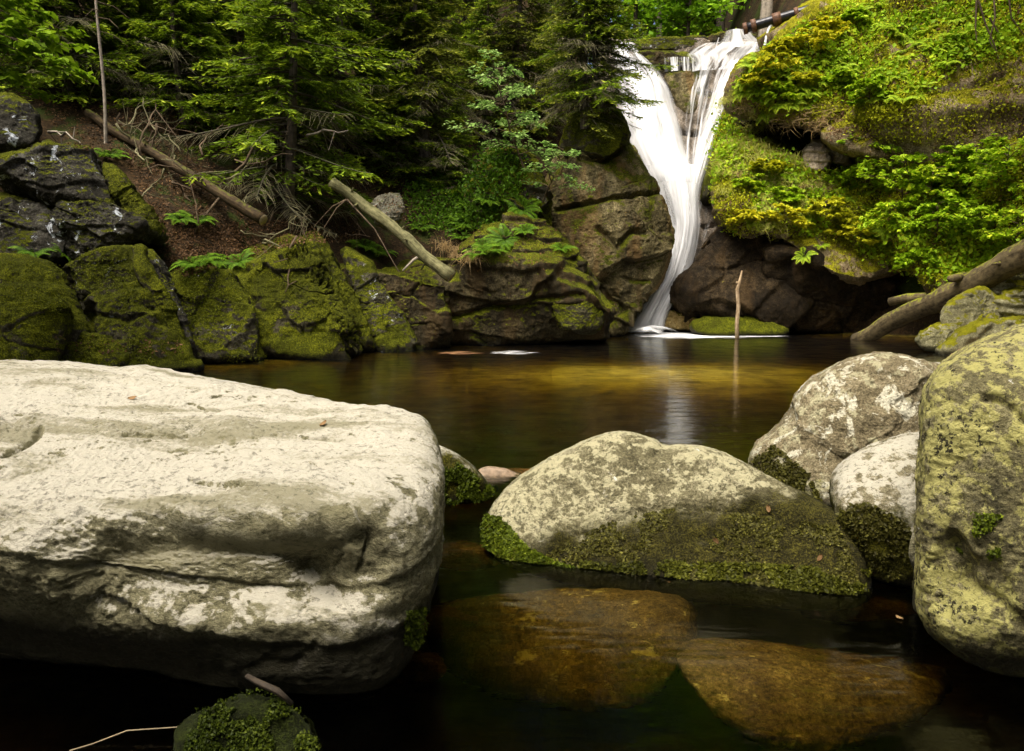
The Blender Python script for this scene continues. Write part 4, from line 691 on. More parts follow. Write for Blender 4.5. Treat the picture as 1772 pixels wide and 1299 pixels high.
HOLES = [[(1290, 196), (1400, 222), (1490, 262), (1475, 296), (1395, 298), (1300, 252)], [(1535, 60), (1600, 60), (1600, 118), (1535, 112)], [(1425, 236), (1690, 242), (1690, 275), (1560, 285), (1450, 270)], [(1635, 105), (1672, 105), (1672, 150), (1635, 150)], [(1290, 160), (1320, 165), (1320, 200), (1275, 200)]]
COVER = [hits(pl, n, 10 + i, holes=HOLES) for i, (pl, n) in enumerate([
    ([(1290, 120), (1400, 30), (1480, -5), (1772, -5), (1772, 90), (1640, 110), (1560, 200), (1480, 210), (1320, 200), (1270, 180)], 6500),
    ([(1240, 180), (1290, 230), (1400, 300), (1560, 290), (1772, 260), (1772, 460), (1620, 490), (1540, 455), (1440, 415), (1330, 395), (1260, 400), (1235, 330)], 8500),
    ([(1460, 90), (1772, 60), (1772, 270), (1480, 260)], 900)])]
LITTER = [hits(pl, n, 20 + i, nzmin=0.1) for i, (pl, n) in enumerate([
    ([(60, 170), (330, 180), (420, 240), (330, 330), (240, 290), (110, 250)], 3200), ([(200, 250), (330, 300), (460, 370), (420, 420), (280, 400)], 2200), ([(290, 400), (480, 380), (640, 330), (620, 420), (520, 420), (320, 480), (270, 430)], 4500), ([(560, 240), (830, 220), (900, 260), (820, 400), (640, 380)], 2600),
    ([(1420, 215), (1690, 215), (1690, 240), (1430, 245)], 500), ([(1340, 60), (1600, 20), (1700, 160), (1500, 200), (1380, 180)], 600), ([(800, 400), (960, 385), (980, 470), (700, 470)], 500), ([(90, 575), (320, 590), (320, 612), (150, 612), (100, 610)], 110), ([(1420, 420), (1560, 430), (1560, 480), (1440, 470)], 200)])]
LBUSH = hits([(700, 330), (800, 260), (900, 260), (900, 330), (840, 400), (720, 400)], 1500, 31)
CARPET = [hits([(-5, 456), (110, 455), (160, 435), (300, 470), (400, 470), (500, 420), (560, 430), (625, 560), (640, 605), (330, 640), (-5, 645)], 9000, 51, [ROCKS[k] for k in ('mossA', 'mossB', 'slabA', 'slabB', 'slabC', 'foot', 'blockE', 'faceF', 'footF', 'slabG', 'ridge')], 0.02), hits([(700, 440), (1040, 480), (1040, 590), (700, 600)], 500, 52, [ROCKS['nose']], 0.02), hits([(970, 170), (1080, 170), (1080, 280), (970, 280)], 700, 53, [ROCKS['capK']], 0.02)]
TW = hits([(190, 200), (330, 240), (470, 370), (640, 400), (600, 440), (330, 430), (230, 330)], 34, 61)
LEAFSPOT = [((x, y, lb), hit(x, y)) for x, y, lb in ((1240, 935, 'dry brown leaf lying high on the dark moss of the domed boulder'), (1155, 1010, 'tan leaf caught low in the moss fringe of the domed boulder'), (1420, 965, 'orange leaf near the right end of the domed boulder'), (1330, 880, 'curled leaf on the lichen just above the moss line of the domed boulder'), (560, 735, 'small brown leaf on the flat top of the huge pale boulder near its right end'), (230, 690, 'small brown leaf on the flat top of the huge pale boulder towards the left'))]
LEAFSPOT.append(((1558, 1070, 'orange leaf floating in the dark gap below the rounded boulder'), (PZ(1556, 1072, 0.0), np.array([0, 0, 1.0]), None)))
SHR = [spot(*q) for q in ((1500, 330), (1560, 345), (1610, 360), (1670, 345), (1735, 350), (1540, 400), (1620, 410), (1690, 420), (1755, 430), (1430, 385), (1480, 420), (1360, 390), (1505, 175), (1340, 130), (1400, 90), (1650, 300), (1470, 290), (1300, 330), (1330, 300), (1360, 350), (1290, 385), (1590, 455), (1310, 150), (1350, 170), (1390, 150), (1450, 150), (1430, 60), (1480, 40), (1350, 95))]
SAP = spot(905, 300); SAP2 = spot(930, 345); THIN = spot(186, 248)
MOSS_MID = hits([(832, 900), (875, 905), (930, 965), (1050, 975), (1160, 970), (1300, 975), (1500, 985), (1520, 1035), (1300, 1035), (1140, 1028), (1000, 1006), (860, 965)], 9000, 41, [ROCKS['mid']], 0.0)
MOSS_MIDL = hits([(832, 890), (870, 895), (905, 940), (960, 972), (1010, 985), (1060, 1000), (1060, 1018), (960, 1000), (880, 970), (838, 945)], 5000, 40, [ROCKS['mid']], 0.0)
MOSS_MID2 = hits([(930, 965), (1060, 900), (1160, 880), (1300, 890), (1450, 910), (1490, 1010), (1300, 1020), (1050, 990)], 13000, 42, [ROCKS['mid']], 0.0)
MOSS_SM = hits([(745, 785), (790, 800), (830, 830), (865, 860), (860, 880), (745, 880)], 4200, 43, [ROCKS['small'], ROCKS['flat']], 0.0)
MOSS_MD = hits([(320, 1290), (340, 1235), (430, 1200), (500, 1210), (545, 1260), (550, 1310), (320, 1310)], 9000, 44, [ROCKS['mound']], -0.05)
MOSS_SL = hits([(700, 1060), (735, 1050), (738, 1090), (715, 1125), (695, 1110)], 900, 45, None, 0.0)
MOSS_RD = hits([(1440, 880), (1500, 870), (1560, 900), (1592, 940), (1592, 1075), (1500, 1020), (1460, 940)], 3500, 46, [ROCKS['round']], 0.0)
MOSS_BK = hits([(1298, 800), (1340, 770), (1400, 820), (1430, 880), (1360, 860)], 2200, 47, [ROCKS['back']], 0.0)
MOSS_YL = [hits([(x - r, y - r * .8), (x + r, y - r * .7), (x + r, y + r * .7), (x - r * .8, y + r * .8)], n, 48, [ROCKS['yellow']], 0.0) for x, y, r, n in ((1708, 908, 26, 700), (1722, 956, 12, 180), (1660, 957, 8, 90))]

def setg(k, n): return k
mA = spruce_set(6.5, 2.7, 1, M_spruce, lowb=0.05, whorl=0.26, nb=7, fine=1.5, nsz=1.5)
mB = spruce_set(9.5, 3.0, 2, M_spruce, lowb=0.05, whorl=0.32, nb=7, fine=1.4, nsz=1.6)
mC = spruce_set(10.0, 2.8, 3, M_spruce2, lowb=0.06, whorl=0.32, nb=7, droop=0.8, fine=1.4, nsz=1.6)
mD = spruce_set(17, 4.2, 4, M_spruce, lowb=0.08, whorl=0.42, nb=7, nsz=2.0, droop=0.6, fine=1.2)
TREES = [('a', mA, 'young spruce leaning over the pool bank with drooping pale dead twigs', 1.25, 0.3), ('b', mB, 'green spruce growing just above the top of the mossy fallen log', 1.05, 1.2), ('c', mB, 'spruce with bright fronds above the brown fallen log', 0.85, 2.5),
  ('d', mC, 'olive spruce with hanging sprays in the middle of the left slope', 1.1, 4.1), ('e', mC, 'olive drooping spruce behind the pale green sapling', 0.9, 0.4), ('f', mC, 'brownish spruce on the capstone beside the falls', 0.75, 5.2), ('g', mA, 'dark spruce whose branch tips hang across the white water', 0.85, 3.3),
  ('h', mD, 'big spruce with thick grey trunk high on the left slope', 1.0, 0.0), ('i', mB, 'shaded spruce behind the thin bare pole tree', 1.0, 3.7), ('k', mB, 'black shaded spruce behind the bright leafy branch', 1.1, 5.5), ('l', mD, 'tall spruce at the top edge left of the thick grey trunk', 0.8, 1.5),
  ('m', mD, 'tall spruce at the top edge right of the thick grey trunk', 0.75, 2.9), ('s', mB, 'dark spruce crowding the left rim of the falls', 0.8, 4.0), ('t', mA, 'bushy low spruce below the thick grey trunk', 1.3, 4.9), ('v', mA, 'bushy spruce filling the gap above the mossy fallen log', 0.85, 1.1), ('w', mA, 'low spruce to the right of the upper end of the mossy log', 0.65, 2.7), ('x', mA, 'half shaded spruce above the middle of the brown trunk', 0.9, 5.1), ('y', mA, 'small spruce behind the pale green leaning sapling', 0.8, 0.2), ('z', mA, 'spruce with lime tips halfway up the slope', 1.1, 3.4), ('A', mA, 'spruce with wide flat fronds high above the young leaning spruce', 1.1, 2.2), ('B', mA, 'small spruce between the sapling and the capstone', 0.7, 1.6), ('C', mB, 'dark spruce on the shaded slope above the thin pole tree', 0.8, 0.7), ('D', mA, 'dark spruce whose fronds hang beside the bright maple branch', 1.0, 2.0), ('E', mA, 'dim spruce just above the brown trunk, right of the pole tree', 0.85, 3.9), ('j', mA, 'small dim spruce right beside the thin pole tree', 0.6, 0.9), ('u', mA, 'low spruce shoot beside the upper crag', 0.45, 2.0)]
for k, ms, lb, sc, rz in TREES:
    tl = (0.12, 0.05) if k == 'a' else (0, 0.10) if k == 'g' else (0.03, 0.02)
    plant_tree(ms, SP[k], lb, rz=rz, sc=sc, group='spruces on the left bank', tilt=tl)

# ------------------------------------------------------------------ broad leaved plants
def leafy(bag, wood, base, tip, n, rs, size, spread, flat=0.7, sag=0.1, up=0.0, sub=5, rad=0.012, tint=0.5):
    base, tip = np.array(base, float), np.array(tip, float); ax = tip - base; ln = np.linalg.norm(ax); tt = np.linspace(0, 1, 6)
    cur = lambda q: base + ax * np.asarray(q)[:, None] + np.array([0, 0, 1]) * (sag * ln * np.sin(np.asarray(q) * math.pi) - up * np.asarray(q))[:, None]
    wood.tube(cur(tt), rad * (1.15 - tt), 5); C = []; N_ = []
    ad = nrm(ax); sd = nrm(np.cross(ad, [0, 0, 1.0])); upv = np.cross(sd, ad)
    for j in range(sub):
        q = 0.2 + 0.8 * (j + rs.rand()) / sub; b = cur([q])[0]; sgn = 1 if j % 2 else -1
        e = b + (ad * rs.uniform(0.3, 0.8) + sd * sgn * rs.uniform(0.5, 1.0) + upv * rs.normal(0, 1 - flat)) * spread * (1.2 - 0.6 * q)
        wood.tube(np.array([b, (b + e) / 2 + [0, 0, 0.02 * ln], e]), [rad * 0.45, rad * 0.3, rad * 0.15], 4)
        m_ = max(2, int(n / sub)); u = rs.uniform(0.15, 1.08, m_); pos = b + (e - b) * u[:, None] + rs.normal(0, 1, (m_, 3)) * np.array([0.22, 0.22, 0.10 + 0.2 * (1 - flat)]) * spread * 0.6
        az = rs.uniform(0, 2 * math.pi, m_); oo = nrm((e - b)[None] * 0.9 / (np.linalg.norm(e - b) + 1e-6) + np.stack([np.cos(az), np.sin(az), 0 * az], 1)); oo[:, 2] -= rs.uniform(0.05, 0.5, m_); oo = nrm(oo)
        up_ = nrm(np.array([0, 0, 1.0]) + rs.normal(0, 0.35, (m_, 3))); ww = nrm(np.cross(oo, up_)); sz = size * rs.uniform(0.6, 1.15, m_)
        bag.leaves(pos, oo * (sz * 0.55)[:, None], ww * (sz * 0.36)[:, None], np.clip(tint + rs.normal(0, 0.2, m_) + 0.15 * (u - 0.5), 0, 1), bend=np.array([0, 0, -1]) * (sz * 0.14)[:, None])
def bush(name, loc, label, cat, mat, h, r, nbr, nl, size, seed, group=None, tilt=(0, 0, 1), flat=0.7, tint=0.5, low=0.15, part='foliage'):
    rs = np.random.RandomState(seed); B, Wd = Bag(), Bag(); tv = nrm(np.array(tilt, float))
    tp = tv * h; Wd.tube(np.stack([tp * q for q in np.linspace(0, 1, 6)]) + rs.normal(0, 0.02, (6, 3)) * h, np.linspace(0.016, 0.005, 6) * (0.6 + h * 0.5), 6)
    for k in range(nbr):
        q = low + (1 - low) * (k + rs.rand()) / nbr; az = k * 2.4 + rs.uniform(-.4, .4); rr = r * (1.1 - 0.55 * q) * rs.uniform(0.6, 1.15)
        leafy(B, Wd, tp * q, tp * q + np.array([math.cos(az) * rr, math.sin(az) * rr, rs.uniform(-0.15, 0.35) * rr]), nl, rs, size, rr * 0.42, flat, tint=tint, rad=0.006 + 0.004 * h)
    t_ = thing(name, loc, label, cat, group); link('stem', Wd.mesh('stem', [M_twig], True), t_); link(part, B.mesh(part, [mat]), t_); return t_
# leafy maple branch reaching in at the upper left
rs = np.random.RandomState(91); B, Wd = Bag(), Bag(); base = P(-330, -40, 12.5); mt_ = thing('maple_tree', base - [0, 0, 5.6], 'bright green maple branches reaching in over the dark upper left corner', 'tree'); O = np.array(mt_.location)
Wd.tube(np.stack([O + [0, 0, z] for z in np.linspace(0, 9, 8)]) - O, np.linspace(0.17, 0.09, 8), 10)
for (x0, y0, x1, y1, n, Yd) in [(-200, -20, 60, 15, 150, 12.4), (-200, 40, 110, 75, 170, 12.3), (-200, 60, 142, 132, 190, 12.0), (-190, 90, 60, 110, 160, 12.6), (-190, 110, 50, 160, 120, 12.2), (-180, 20, 95, 40, 150, 12.8), (-200, 100, 110, 118, 120, 11.8), (-200, 70, 20, 60, 140, 11.7), (-160, 100, 20, 145, 110, 12.1), (-200, 0, 40, 60, 150, 12.6), (-200, -60, 20, -15, 120, 12.2), (-200, 140, 10, 125, 90, 12.9)]:
    leafy(B, Wd, P(x0, y0, 12.6) - O, P(x1 + 14, y1, Yd) - O, int(n * 1.5), rs, 0.15, 0.46, 0.85, 0.12, 0.1, sub=9, rad=0.018, tint=0.45)
link('trunk', Wd.mesh('trunk', [M_twig], True), mt_); link('crown', B.mesh('crown', [M_maple]), mt_)
# saplings on the left crag
bush('rowan_sapling', SAP + [0.0, -0.3, 0.1], 'pale green sapling leaning out over the upper crag', 'sapling', M_sap, 3.0, 1.75, 17, 95, 0.12, 5, tilt=(-0.28, -0.25, 1), flat=0.85, tint=0.5)
bush('rowan_sapling', SAP2 + [0.15, -0.5, 0], 'pale green sapling drooping in front of the dark cleft by the cliff', 'sapling', M_sap, 1.7, 1.2, 10, 70, 0.11, 6, tilt=(0.3, -0.5, 0.8), flat=0.85, tint=0.42)
# thin pole tree
pt = thing('pole_tree', THIN, 'thin bare pale trunk standing straight up at the far left', 'tree'); B = Bag(); zz = np.linspace(0, 5.5, 14); pl = np.stack([-0.05 + 0.04 * np.sin(zz * 1.3), 0 * zz, zz], 1); B.tube(pl, 0.045 - 0.004 * zz, 8)
link('trunk', B.mesh('trunk', [M_pbark], True), pt); B = Bag(); rs = np.random.RandomState(3)
for k in range(12):
    z = rs.uniform(0.8, 5.2); az = rs.uniform(0, 6.28); l_ = rs.uniform(0.3, 0.9); o = np.array([math.cos(az), math.sin(az), -0.3]); B.tube(np.array([[-.05, 0, z], o * l_ * 0.5 + [0, 0, z], o * l_ + [0, 0, z - 0.15]]), [0.012, 0.008, 0.004], 4)
link('dead_branches', B.mesh('dead_branches', [M_twig]), pt)
# shrubs on the right slope
SH = [('tallest bright green shrub beside the dark recess, below the leafy shelf', M_shrub, 1.7, 1.3), ('bright green shrub directly under the middle of the mossy shelf', M_shrub, 1.5, 1.3), ('bushy green shrub below the right end of the mossy shelf', M_shrub, 1.4, 1.3), ('dense green shrub midway between the shelf and the leaning log', M_shrub, 1.7, 1.4), ('deep green shrub at the right picture edge above the log', M_shrub, 1.8, 1.4),
  ('low yellowish green shrub left of the leaning log', M_shrub, 1.0, 1.1), ('green shrub right above the middle of the leaning log', M_shrub, 1.2, 1.2), ('leafy green shrub touching the upper part of the leaning log', M_shrub, 1.2, 1.2), ('shadowed green shrub by the upper end of the leaning log', M_shrub, 1.2, 1.1), ('yellow leaved bush on the bulging cliff below the pale blocks', M_yshrub, 0.9, 0.9), ('small yellow bush at the lower rim of the bulging cliff', M_yshrub, 0.7, 0.8), ('yellow green bush on the left flank of the bulging cliff', M_yshrub, 0.7, 0.8), ('dark green tuft shrub on the shelf brow', M_shrub, 0.7, 0.7), ('yellow green bush on the brow just beside the falls', M_yshrub, 0.9, 0.9), ('light yellow bush high on the mossy brow', M_yshrub, 0.8, 0.9), ('thin dark shrub beneath the right end of the shelf', M_shrub, 0.9, 0.9), ('small green bush against the tilted pale block', M_shrub, 0.9, 0.8)] + [('small yellow green bush rooted in the mossy cliff right of the falls', (M_shrub, M_yshrub)[k % 2], 0.55, 0.65) for k in range(12)]
for k, (lb, mt, h, r) in enumerate(SH):
    bush('leafy_shrub', SHR[k], lb, 'shrub', mt, h, r, 14, 95, 0.15, 200 + k, 'shrubs on the right bank', tilt=(-0.25, -0.5, 1), flat=0.75, tint=0.42 + 0.1 * (k % 3))
# ferns
def fern_mesh(seed, mat, n=9, ln=0.6):
    rs = np.random.RandomState(seed); B = Bag()
    for k in range(n):
        az = 2 * math.pi * (k + rs.uniform(-.3, .3)) / n; o = np.array([math.cos(az), math.sin(az), 0]); s = np.array([-o[1], o[0], 0]); l_ = ln * rs.uniform(0.7, 1.15); q = np.linspace(0, 1, 8); hh = rs.uniform(0.45, 0.8)
        cur = lambda q: o * (q * l_)[:, None] * 0.9 + np.array([0, 0, 1]) * ((hh * 1.5 * q - 1.25 * hh * q ** 2) * l_)[:, None]
        B.tube(cur(q), 0.006 * (1.1 - q), 3, tint=0.3); u = np.repeat(np.linspace(0.14, 0.99, 15), 2); sg = np.tile([-1, 1], 15); c0 = cur(u); ll = l_ * 0.30 * np.sin(np.clip(1.12 - u, 0.06, 1) * 1.9) * (0.9 + 0.2 * rs.rand(30))
        d = nrm(s * sg[:, None] + o * 0.45 + np.array([0, 0, -0.25])); B.leaves(c0 + d * (ll * 0.5)[:, None], d * (ll * 0.5)[:, None], np.tile(o * 0.021 * ln / 0.6, (30, 1)), np.clip(0.35 + 0.45 * u + rs.normal(0, 0.1, 30), 0, 1))
    return B.mesh('fronds', [mat])
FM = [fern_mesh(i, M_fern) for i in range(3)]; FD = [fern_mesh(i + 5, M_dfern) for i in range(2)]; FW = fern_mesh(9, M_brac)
def ferns(pts, ms, label, group, sc, seed, brown=0):
    rs = np.random.RandomState(seed)
    for i, (p_, n_) in enumerate(zip(*pts)):
        lb = label
        me = ms[i % len(ms)]
        o = tag(link('fern', me), lb, 'fern', group); o.location = p_; v = Vector(nrm(n_ * 0.55 + np.array([0, 0, 0.6]))); q = v.to_track_quat('Z', 'Y').to_euler(); o.rotation_euler = q; o.rotation_euler.rotate_axis('Z', rs.uniform(0, 6)); s_ = sc * rs.uniform(0.65, 1.25); o.scale = (s_, s_, s_)
ferns(FERN_R, FM, 'yellow green fern on the high mossy brow right of the falls', 'ferns on the high brow', 0.85, 1)
ferns(FERN_R2, FM, 'yellow green fern on the bulging mossy cliff beneath the dark recess', 'ferns on the bulging cliff', 0.75, 2)
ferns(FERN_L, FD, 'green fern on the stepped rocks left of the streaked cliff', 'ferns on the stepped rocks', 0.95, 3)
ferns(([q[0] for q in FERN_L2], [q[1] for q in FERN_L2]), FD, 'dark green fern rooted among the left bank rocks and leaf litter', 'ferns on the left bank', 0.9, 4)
# grass
def grass_mesh(seed, mat, n=130, ln=0.5, spread=0.16):
    rs = np.random.RandomState(seed); V = []; Q = []; T = []
    for k in range(n):
        b = np.array([*rs.normal(0, spread, 2), 0]); az = rs.uniform(0, 6.28); o = np.array([math.cos(az), math.sin(az), 0]); l_ = ln * rs.uniform(0.5, 1.2); w_ = 0.006 * rs.uniform(0.7, 1.4); s = np.array([-o[1], o[0], 0]) * w_; cu = rs.uniform(0.5, 1.3)
        for j, q in enumerate((0, .35, .7, 1)): c_ = b + o * l_ * q * 0.75 * cu ** 0.5 + np.array([0, 0, l_ * (0.95 * q - cu * q * q)]); V += [c_ - s * (1.05 - q), c_ + s * (1.05 - q)]; T += [rs.uniform(0.2, 0.5) + 0.4 * q] * 2
        i = k * 8; Q += [(i + 2 * j, i + 2 * j + 1, i + 2 * j + 3, i + 2 * j + 2) for j in range(3)]
    B = Bag(); B.add(np.array(V), Q, None, None, np.clip(np.array(T), 0, 1)); return B.mesh('blades', [mat])
GM = [grass_mesh(1, M_grass), grass_mesh(2, M_grass)]; GS = grass_mesh(3, M_straw, 170, 0.55, 0.14)
def tufts(pts, ms, label, group, sc, seed):
    rs = np.random.RandomState(seed)
    for i, (p_, n_) in enumerate(zip(*pts)):
        o = tag(link('grass_tuft', ms[i % len(ms)]), label, 'grass tuft', group); o.location = p_; o.rotation_euler = Vector(nrm(n_ * 0.6 + np.array([0, 0, 0.6]))).to_track_quat('Z', 'Y').to_euler(); o.rotation_euler.rotate_axis('Z', rs.uniform(0, 6)); s_ = sc * rs.uniform(0.7, 1.3); o.scale = (s_, s_, s_)
tufts(GRASS_R, GM, 'light green grass tuft hanging on the right rim of the falls', 'grass on the right rim', 1.1, 1)
tufts(([q[0] for q in GRASS_S], [q[1] for q in GRASS_S]), [GS], 'straw coloured dry grass tuft hanging from a ledge', 'dry grass tufts', 1.1, 2)
# uncountable cover
def patchy(q, s_, th): k_ = (fbm(q[0] * 1.3, 4, s_) + 0.25 * q[1][:, 2] > th) if len(q[0]) else []; return q[0][k_], q[1][k_]
def cover(name, ptsl, mat, size, label, seed, lift=0.03, flatn=0.4, cat='ground cover', asp=0.5, dense=1):
    rs = np.random.RandomState(seed); B = Bag()
    for p_, n_ in ptsl:
        if not len(p_): continue
        p_ = np.repeat(p_, dense, 0); n_ = np.repeat(n_, dense, 0); k = len(p_); t1 = nrm(np.cross(n_, rs.normal(size=(k, 3)))); up = nrm(n_ + rs.normal(0, flatn, (k, 3))); a = nrm(np.cross(up, np.cross(t1, up)) + n_ * rs.normal(0, flatn, (k, 1))); b_ = nrm(np.cross(a, up)); sz = size * rs.uniform(0.5, 1.4, k)
        cl = 0.5 + 0.5 * fbm(p_ * 1.1, 4, seed)
        c_ = p_ + (np.cross(n_, rs.normal(0, size * 1.6, (k, 3))) if dense > 1 else 0) + n_ * (lift * rs.uniform(0, 1, k) * 1.5)[:, None]
        B.leaves(c_, a * (sz * 0.5)[:, None], b_ * (sz * asp * 0.5)[:, None], np.clip(0.9 * cl + rs.normal(-0.02, 0.13, k), 0, 1), bend=-n_ * (sz * 0.12)[:, None])
    o = link(name, B.mesh(name, [mat])); return tag(o, label, cat, None, 'stuff')
cover('ground_cover', COVER, M_cover, 0.085, 'small yellow green plants and moss tufts blanketing the right bank', 5, 0.08, 0.7, dense=5)
cover('broad_leaf_plants', [patchy(q, 14, 0.10) for q in COVER[:2]], M_shrub, 0.13, 'bright broad leaved plants in patches over the right bank', 15, 0.14, 0.6, 'plants', asp=0.75, dense=2)
cover('fallen_leaves', [patchy(q, 24, 0.06) for q in COVER], M_litter, 0.10, 'pinkish brown dead leaves caught between the plants of the right bank', 16, 0.10, 0.6, 'leaf litter')
cover('leaf_litter', LITTER, M_litter, 0.065, 'brown fallen beech leaves lying over the slopes and ledges', 6, 0.02, 0.45, 'leaf litter')
cover('undergrowth', [LBUSH], M_dfern, 0.12, 'dark green undergrowth around the upper crag on the left bank', 7, 0.15, 0.7, 'undergrowth', dense=4)
cover('moss_carpet', [patchy(q, 4, 0.2) for q in CARPET], M_carpet, 0.036, 'short green moss felting the rocks of the left bank', 8, 0.006, 0.5, 'moss', dense=3)
# moss that grows on the near boulders: a part of each boulder
def mossy(key, sets, mat, size, seed, lift=0.012, flatn=0.8, th=-0.08, part='moss'):
    rs = np.random.RandomState(seed); B = Bag(); C = np.array(ROCKS[key].location)
    for p_, n_ in sets:
        if not len(p_): continue
        k0 = fbm(p_ * 9, 4, seed) + 0.12; keep = k0 > th; p_, n_ = p_[keep], n_[keep]; k = len(p_); a = nrm(n_ * 0.5 + rs.normal(0, flatn, (k, 3))); b_ = nrm(np.cross(a, n_ + rs.normal(0, 0.3, (k, 3)))); sz = size * rs.uniform(0.5, 1.5, k)
        B.leaves(p_ + n_ * (lift * rs.uniform(0, 1.2, k) + sz * 0.2)[:, None] - C, a * (sz * 0.5)[:, None], b_ * (sz * 0.3)[:, None], np.clip(0.45 + 0.55 * fbm(p_ * 3, 3, seed + 2) + rs.normal(0, 0.17, k), 0, 1))
    if B.n: link(part, B.mesh(part, [mat]), ROCKS[key])
mossy('mid', [MOSS_MIDL], M_tuft, 0.022, 1); mossy('mid', [MOSS_MID], M_ytuft, 0.019, 12, th=0.13, part='moss_fringe')
rs = np.random.RandomState(1); B = Bag()
mossy('round', [MOSS_RD], M_dtuft, 0.022, 3); mossy('back', [MOSS_BK], M_dtuft, 0.024, 4); mossy('mound', [MOSS_MD], M_mtuft, 0.011, 5, 0.016, th=0.02); mossy('small', [MOSS_SM], M_tuft, 0.028, 6, 0.02); mossy('sliver', [MOSS_SL], M_tuft, 0.016, 7, 0.02); [mossy('yellow', [q_], M_tuft, 0.012, 8 + i_, 0.012) for i_, q_ in enumerate(MOSS_YL)]
p_, n_ = MOSS_MID2; C = np.array(ROCKS['mid'].location); k = len(p_); kp = fbm(p_ * 6, 4, 9) > 0.0; p_, n_ = p_[kp], n_[kp]; k = len(p_); a = nrm(n_ * 0.4 + rs.normal(0, .8, (k, 3))); b_ = nrm(np.cross(a, n_)); sz = 0.018 * rs.uniform(.5, 1.5, k)
B.leaves(p_ + n_ * 0.006 - C, a * (sz * .5)[:, None], b_ * (sz * .3)[:, None], np.clip(rs.normal(.4, .25, k), 0, 1)); link('dry_moss', B.mesh('dry_moss', [M_dtuft]), ROCKS['mid'])

LV = [(px, hit0) for px, hit0 in LEAFSPOT if hit0]
for k, ((px, py, lb), h) in enumerate(LV):
    p_, n_ = h[0], h[1]; rs = np.random.RandomState(900 + k); a = nrm(np.cross(n_, rs.normal(size=3))); b_ = np.cross(n_, a); B = Bag(); q = np.linspace(-1, 1, 7)
    V = []
    for q_ in q: w_ = 0.5 * (1 - q_ * q_) ** 0.7 + 0.02; V += [a * q_ * .022 + b_ * w_ * .022 + n_ * (.004 + .006 * q_ * q_), a * q_ * .022 + n_ * .003, a * q_ * .022 - b_ * w_ * .022 + n_ * (.005 + .006 * q_ * q_)]
    B.add(np.array(V), [(3 * i + j, 3 * i + j + 1, 3 * i + j + 4, 3 * i + j + 3) for i in range(6) for j in (0, 1)], None, None, 0.5 + 0.08 * k); o = tag(link('fallen_leaf', B.mesh('fallen_leaf', [M_litter])), lb, 'leaf'); o.location = p_ + n_ * 0.006
# ------------------------------------------------------------------ logs, sticks, pipe
M_log1 = bark_mat('brown_log_bark', (0.014, 0.010, 0.005), (0.075, 0.050, 0.022), (0.07, 0.08, 0.008), 0.2)
M_log2 = bark_mat('mossy_log_bark', (0.04, 0.038, 0.014), (0.20, 0.19, 0.09), (0.15, 0.16, 0.03), 0.1)
M_log3 = bark_mat('weathered_log', (0.022, 0.016, 0.007), (0.13, 0.10, 0.05), (0.15, 0.16, 0.010), 0.26)
M_cut = flat_mat('split_wood', (0.36, 0.29, 0.17), 0.8, 0.4, 30)
def log(name, a, b, r0, r1, mat, label, seed, sag=0.0, n=26, sides=14):
    a, b = np.array(a), np.array(b); q = np.linspace(0, 1, n); rs = np.random.RandomState(seed); wv = np.stack([vnoise(np.stack([q * 5, 0 * q, 0 * q + s_], 1), seed) for s_ in range(3)], 1)
    pts = a + (b - a) * q[:, None] + wv * r0 * 0.55 - np.array([0, 0, 1]) * (sag * np.sin(q * math.pi))[:, None]
    o = thing(name, a, label, 'log' if name == 'fallen_log' else 'stick'); V, Fq, Ft, U = tube(pts - a, r0 + (r1 - r0) * q, sides, True, wob=0.15, seed=seed)
    link('trunk', mesh('trunk', V, [Fq, Ft], [mat, M_cut], uv=U, fm=[0] * len(Fq) + [1] * len(Ft)), o)
    for k in range(6):
        i = rs.randint(3, n - 3); d = nrm(rs.normal(0, 1, 3) + [0, -0.4, 0.5]); t_ = nrm(pts[i + 1] - pts[i]); d = nrm(d - t_ * (d @ t_) * 0.7); l_ = r0 * rs.uniform(1.2, 2.6); Bq = Bag(); Bq.tube(np.array([pts[i] - a, pts[i] - a + d * l_ * .6, pts[i] - a + d * l_]), [r0 * .28, r0 * .2, r0 * .13], 6, True); link('stub', Bq.mesh('stub', [mat], True), o)
    return o, pts - a
lo, lp = log('fallen_log', P(150, 195, 20.6), P(456, 376, 18.6), 0.10, 0.13, M_log1, 'brown fallen trunk slanting down the leafy slope at the left', 11)
lo, lp = log('fallen_log', P(575, 312, 20.2), P(786, 480, 19.6), 0.13, 0.155, M_log2, 'mossy fallen trunk pointing down over the dark ledge rock, with a broken side branch', 12)
B = Bag(); c = P(733, 438, 19.8) - np.array(lo.location); e = P(697, 468, 19.3) - np.array(lo.location); B.tube(np.array([c, (c + e) / 2 + [0, 0, .04], e]), [0.05, 0.035, 0.02], 6, True); link('branch', B.mesh('branch', [M_pbark], True), lo)
B = Bag(); c = P(600, 345, 20.0) - np.array(lo.location)
for x, y, Yd in ((560, 395, 20.0), (690, 470, 19.4), (545, 390, 20.3)): e = P(x, y, Yd) - np.array(lo.location); B.tube(np.array([c, (c + e) / 2 + [0.05, 0, .15], e]), [0.03, 0.02, 0.01], 5)
link('dead_branches', B.mesh('dead_branches', [M_twig], True), lo)
lo, lp = log('fallen_log', P(1478, 588, 23.2), P(2000, 330, 16.2), 0.22, 0.38, M_log3, 'thick weathered trunk leaning from the right bank into the pool', 13)
B = Bag(); c = P(1600, 515, 21.6) - np.array(lo.location); e = P(1540, 522, 22.4) - np.array(lo.location); B.tube(np.array([c, (c + e) / 2 + [0, 0, .05], e]), [0.14, 0.13, 0.12], 8, True); link('branch', B.mesh('branch', [M_log3], True), lo)
